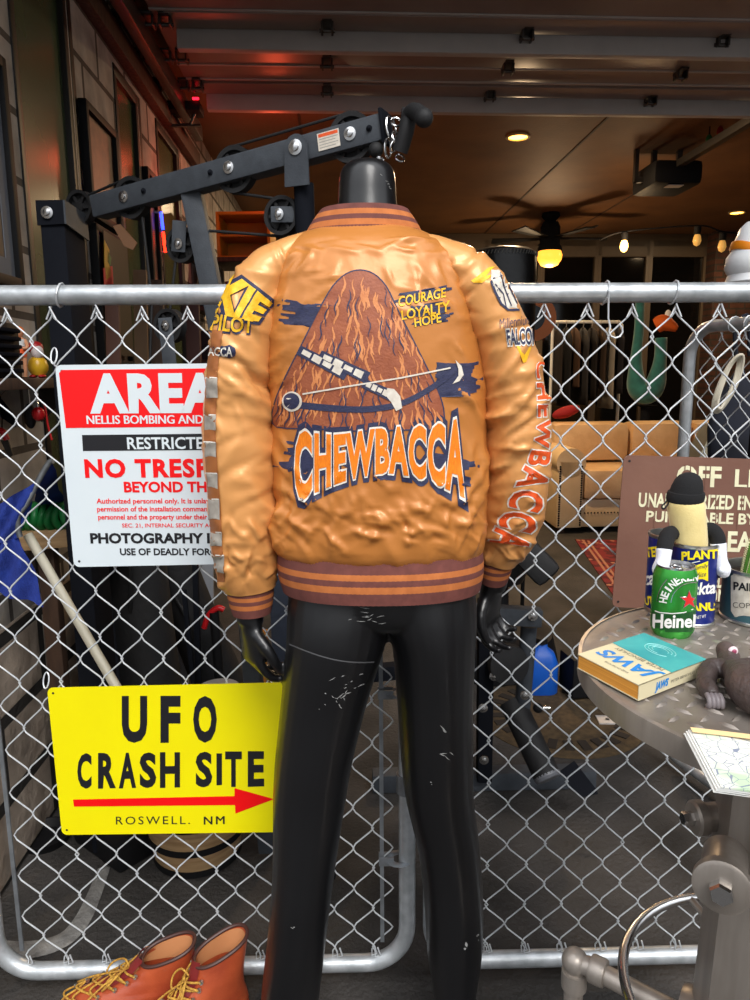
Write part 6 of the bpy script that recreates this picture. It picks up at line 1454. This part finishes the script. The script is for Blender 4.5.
# folding sling seat: blue mesh cloth on a bent tube
Yc = 1.85
t = thing('camp_chair', at(30, 560, Yc), 'folded camp chair of blue mesh cloth on a bent grey tube', 'chair')
m_blu = pm('blue_mesh_cloth', (34, 62, 158), .8, c2=(24, 46, 128), sc=30, bump=.3, bs=200)
def sheet(mb, pts, N=8, wob=.012):
    a, b, c_, d_ = pts; V = []; F_ = []
    for i in range(N+1):
        for j in range(N+1):
            p = lerp(lerp(a, b, i/N), lerp(d_, c_, i/N), j/N); w_ = wob*math.sin(i*1.3+j*.9); V.append(p+Vector((0, w_, 0))); 
    n_ = len(V); V += [p+Vector((0, .003, 0)) for p in V]
    for i in range(N):
        for j in range(N):
            k = i*(N+1)+j; F_.append((k, k+1, k+N+2, k+N+1)); F_.append((k+n_, k+N+1+n_, k+N+2+n_, k+1+n_))
    mb.add(V, F_)
m = MB(); sheet(m, [at(51, 463, Yc+.02), at(68, 512, Yc+.36), at(42, 512, Yc+.36), at(33, 492, Yc+.02)]); m.build('right_sling', m_blu, t, ang=180)
m = MB(); sheet(m, [at(-6, 507, Yc-.08), at(37, 481, Yc-.02), at(20, 537, Yc-.03), at(-8, 545, Yc-.1)]); sheet(m, [at(-8, 545, Yc-.1), at(20, 537, Yc-.03), at(45, 606, Yc-.03), at(-8, 592, Yc-.1)]); m.build('left_sling', m_blu, t, ang=180)
MB().tube(catmull([at(53, 461, Yc-.01), at(48, 464, Yc-.01), at(36, 485, Yc-.02), at(27, 503, Yc-.03), at(18, 516, Yc-.04), at(18, 528, Yc-.04), at(20, 537, Yc-.04)], 5), .0075, 10).build('bent_tube', m_band, t)
MB().tube([at(28, 535, Yc+.03), at(118, 690, Yc-.1), at(166, 790, 1.99)], .0128, 14).build('white_pole', pm('ivory_plastic', (206, 200, 180), .5), t)
# board with a coil of green hose
t = thing('pine_plank', at(48, 540, 2.12), 'bare pine plank fixed out from the left wall', 'plank'); a_ = at(22, 536, 2.1); b_ = at(96, 530, 2.16)
mp = MB(); rod(mp, Vector((a_.x-.02, 2.1, a_.z-.01)), Vector((b_.x+.1, 2.18, b_.z-.004)), .055, .10, .003); mp.build('board', m_wood, t)
mp = MB(); rod(mp, Vector((a_.x+.05, 2.15, 0)), Vector((a_.x+.05, 2.15, a_.z-.045)), .05, .04, .003); mp.build('prop', m_dkwood, t)
m_grn = pm('green_hose', (28, 134, 66), .45, c2=(20, 108, 52), sc=20)
t = thing('hose_coil', at(45, 518, 2.12), 'coil of bright green hose resting on the pine plank', 'hose'); m = MB()
cpt = (a_+b_)/2
for k in range(9):
    u_ = lerp(.0, .19, k/8); c_ = Vector((a_.x+u_, 2.12, a_.z+.055)); m.tube([c_+Vector((.006*math.sin(a*2+k), .045*math.cos(a), .036*math.sin(a))) for a in [i*2*PI/20 for i in range(20)]], .011, 10, closed=True)
m.build('coils', m_grn, t)
# long dark bags, poles and boards in the corner behind the signs
Yq = 2.35
def bagl(x0, y0, x1, y1, r0, r1, name, label, c, Y=Yq):
    t = thing(name, Vector((at(x1, y1, Y).x, Y, 0)), label, 'bag', 'dark bags behind the signs'); a, b = at(x0, y0, Y), at(x1, y1, Y); e = b+(b-a)*((b.z-.03)/(a.z-b.z)) if a.z > b.z else b
    m = MB(); limb(m, [a, a.lerp(e, .1), a.lerp(e, .5), a.lerp(e, .9), e], [r0*.3, r0, (r0+r1)/2, r1, r1*.6], 6, 22); m.build('bag', pm(name+str(int(x0)), c, .75, bump=.4, bs=30, bdist=.01), t, ang=180)
    MB().tube(catmull([a.lerp(e, .25)-Vector((0, r0, 0)), a.lerp(e, .35)-Vector((-.03, r0+.04, 0)), a.lerp(e, .5)-Vector((0, r0, 0))], 5), .008, 8).build('strap', m_rubber, t)
bagl(120, 430, 150, 690, .10, .11, 'duffel_bag', 'upright black ribbed duffel between the two fence signs', (24, 24, 26), 2.42)
bagl(160, 540, 185, 600, .09, .10, 'duffel_bag', 'black rounded bag showing below the restricted area sign', (18, 18, 21), 2.70)
bagl(88, 520, 104, 660, .06, .065, 'garment_bag', 'navy-black cloth bag beside the ivory pole', (26, 28, 38), 2.36)
def plank(x0, y0, x1, y1, w_, label, mt, Y=2.3, name='leaning_board', cat='board', grp='boards leaning on the left wall', dp=.02):
    a, b = at(x0, y0, Y), at(x1, y1, Y); e = b.copy()
    if b.z > .05: e = a+(b-a)*(a.z/(a.z-b.z)); 
    t = thing(name, e, label, cat, grp); m = MB(); rod(m, a, e, w_, dp, .003); m.build('board', mt, t); return t
m_gpl = pm('grey_plastic_panel', (150, 152, 158), .55)
plank(205, 470, 207, 690, .065, 'pale grey panel standing behind the left jacket cuff', m_gpl, 2.98)
plank(178, 500, 183, 690, .05, 'light grey panel left of the dark poles', m_gpl, 2.95)
plank(192, 450, 199, 690, .02, 'dark pole standing in front of the grey panels', m_gund, 2.45, dp=.02)
plank(184, 590, 194, 690, .016, 'slim dark rod leaning left of the dark pole', m_gund, 2.4, dp=.016)
plank(112, 290, 116, 430, .05, 'reddish brown board at left of the three leaning boards', pm('board_red', (92, 58, 46), .7), 2.72)
plank(140, 270, 143, 430, .055, 'pale brown board between the darker leaning boards', pm('board_pale', (126, 98, 72), .7), 3.1)
plank(157, 280, 160, 430, .05, 'dark brown board right of the pale board', m_dkwood, 3.05)
plank(192, 300, 196, 420, .06, 'dark reddish board behind the gym pulley', pm('board_red2', (78, 44, 38), .7), 3.2)
# red-gripped tool and grey disc behind the cuff
t = thing('red_clamp', at(208, 618, 2.5), 'red and black clamp behind the left jacket cuff', 'clamp'); m = MB(); m.tube(catmull([at(204, 628, 2.5), at(209, 615, 2.5), at(218, 608, 2.5), at(224, 610, 2.5)], 5), .011, 10); m.build('red_grip', pm('tool_red', (196, 26, 32), .35), t)
MB().tube([at(214, 612, 2.5), Vector((at(222, 680, 2.5).x, 2.5, .01))], .018, 12).build('black_bar', m_black, t)
gd_ = at(219, 690, 2.34); t = thing('round_stool', Vector((gd_.x, gd_.y, 0)), 'grey round stool seat just above the yellow sign', 'stool'); MB().lathe([(0, gd_.z-.03), (.075, gd_.z-.03), (.08, gd_.z-.01), (.07, gd_.z+.012), (0, gd_.z+.018)], Vector((gd_.x, gd_.y, 0)), n=32).build('seat', m_gpl, t); MB().lathe([(.02, 0), (.02, gd_.z-.03)], Vector((gd_.x, gd_.y, 0)), n=14).build('post', m_gund, t); MB().lathe([(0, 0), (.09, 0), (.09, .012), (.02, .03)], Vector((gd_.x, gd_.y, 0)), n=24).build('base', m_gund, t)
plank(265, 630, 262, 700, .022, 'orange wooden handle behind the mannequin hand', pm('orange_wood', (198, 128, 52), .5), 2.2, 'broom_stick', 'stick', None, .022)
# wooden bucket below the yellow sign
bk_ = atz(188, 882, 0.0); bk_.y += .125
t = thing('wooden_tub', bk_, 'round pale wood tub with black hoops below the yellow sign', 'tub')
m = MB().lathe([(0, .01), (.118, .01), (.126, .02), (.156, .20), (.149, .20), (.12, .03), (0, .03)], bk_, n=44); m.build('staves', m_wood, t)
for z, r in ((.022, .1285), (.095, .141), (.178, .155)): MB().lathe([(r-.003, -.010), (r, -.010), (r+.0015, .010), (r-.002, .010)], bk_+Vector((0, 0, z)), n=44).build('hoop', m_black, t)
# black tool case on the floor by the tub, grey canvas strip, dark tray
bx = atz(112, 870, 0); t = thing('tool_case', bx+Vector((0, .06, 0)), 'black plastic tool case lying on floor left of the wooden tub', 'case')
Rz = Matrix.Rotation(math.radians(-38), 3, 'Z'); MB().box(bx+Vector((-.03, .10, .045)), (.25, .12, .088), Rz, .012).build('shell', m_black, t); MB().box(bx+Vector((-.03, .10, .091)), (.12, .05, .008), Rz, .003).build('grey_lid_panel', m_hinge, t)
m = MB(); path = [atz(x, y, .004) for x, y in ((104, 868), (94, 895), (82, 920), (66, 938), (40, 948), (8, 950), (-20, 946))]; N = catmull(path, 5); V = []; F_ = []
for i, p in enumerate(N):
    d_ = (N[min(i+1, len(N)-1)]-N[max(i-1, 0)]).normalized(); s_ = Vector((-d_.y, d_.x, 0)); w_ = .017+.012*min(1, i/18)
    V += [p-s_*w_, p+s_*w_*.2+Vector((0, 0, .006+.003*math.sin(i*1.7))), p+s_*w_, p+Vector((0, 0, -.003))]
m.loft([V[4*i:4*i+4] for i in range(len(N))])
tag(m.build('canvas_strip', pm('grey_canvas', (140, 138, 134), .9, c2=(96, 94, 92), sc=20, bump=.6, bs=80)), 'crumpled grey canvas strip bent on the floor behind the fence', 'strip')
ty = atz(34, 858, 0); ty.y += .08; tag(MB().lathe([(0, .008), (.06, .008), (.075, .03), (.08, .03), (.066, .0), (0, .0)], ty, n=32).build('round_tray', m_black), 'shallow black round tray on the floor by the stone wall', 'tray')
# far left back: yellow cabinet and clutter on a bench
Yb2 = 5.2
yc = at(247, 236, Yb2); bench_z = at(247, 262, Yb2).z
t = thing('yellow_cabinet', Vector((yc.x, yc.y, bench_z)), 'small yellow open-fronted cabinet high at the back left', 'cabinet'); f = MB()
w2_, h2_ = .17, yc.z-bench_z+.13
for dx, wd in ((-w2_, .02), (w2_, .02)): f.box(Vector((yc.x+dx, yc.y, bench_z+h2_/2)), (wd, .3, h2_), None, .003)
for dz in (.01, h2_-.01): f.box(Vector((yc.x, yc.y, bench_z+dz)), (2*w2_, .3, .02), None, .003)
f.box(Vector((yc.x, yc.y+.14, bench_z+h2_/2)), (2*w2_, .02, h2_), None, .003); f.build('carcass', pm('ochre_paint', (196, 140, 30), .5), t)
MB().box(Vector((yc.x, yc.y, bench_z+h2_*.5)), (2*w2_-.02, .28, .012)).build('shelf', pm('ochre_paint', (196, 140, 30), .5), t)
t = thing('storage_rack', Vector((yc.x-.05, yc.y, 0)), 'dark storage rack standing at the back left under the yellow cabinet', 'rack')
for dx in (-.55, .45):
    for dy in (-.2, .2): MB().box(Vector((yc.x+dx, yc.y+dy, bench_z/2)), (.04, .04, bench_z)).build('post', m_gund, t)
shz = (bench_z-.015, bench_z-.33, bench_z-.68, bench_z-1.05)
for z in shz: MB().box(Vector((yc.x-.05, yc.y, z)), (1.08, .46, .028)).build('shelf', m_dkwood, t)
cl = [((150, 60, 58), .11), ((44, 40, 46), .16), ((110, 40, 36), .13), ((90, 84, 80), .10), ((60, 24, 26), .15)]
wl_ = ['pink-red carton', 'charcoal carton', 'brick red carton', 'grey carton', 'maroon carton']
for si, z in enumerate(shz[1:]):
    for k, (c, h_) in enumerate(cl):
        x_ = yc.x-.42+k*.18; hh_ = h_*(1.3 if (k+si) % 2 else .9)+.05
        o = MB().box(Vector((x_, yc.y-.08, z+.0145+hh_/2)), (.14, .2, hh_), None, .006).build('carton', pm('carton_%d' % k, c, .7), None); tag(o, '%s on the %s shelf of the dark back rack' % (wl_[k], ('upper', 'middle', 'lowest')[si]), 'carton', 'cartons on the back rack')
# orange round sign behind the right sleeve and small items on the back shelf
og = at(540, 318, 4.2); t = thing('round_sign', og-Vector((0, 0, .12)), 'round orange and black sign peeping out behind the right sleeve', 'sign'); MB().lathe([(.0, 0), (.13, 0), (.13, .012), (0, .012)], og+Vector((-.04, 0, 0)), (0, -1, 0), 36).build('disc', pm('orange_enamel', (228, 116, 24), .4), t); MB().lathe([(0, .0125), (.07, .0125), (.07, .014), (0, .014)], og+Vector((-.045, 0, 0)), (0, -1, 0), 30).build('black_centre', m_sblk, t); MB().tube([og+Vector((-.05, .012, -.10)), Vector((og.x-.05, og.y+.012, .0))], .012, 8).build('pole', m_black, t)
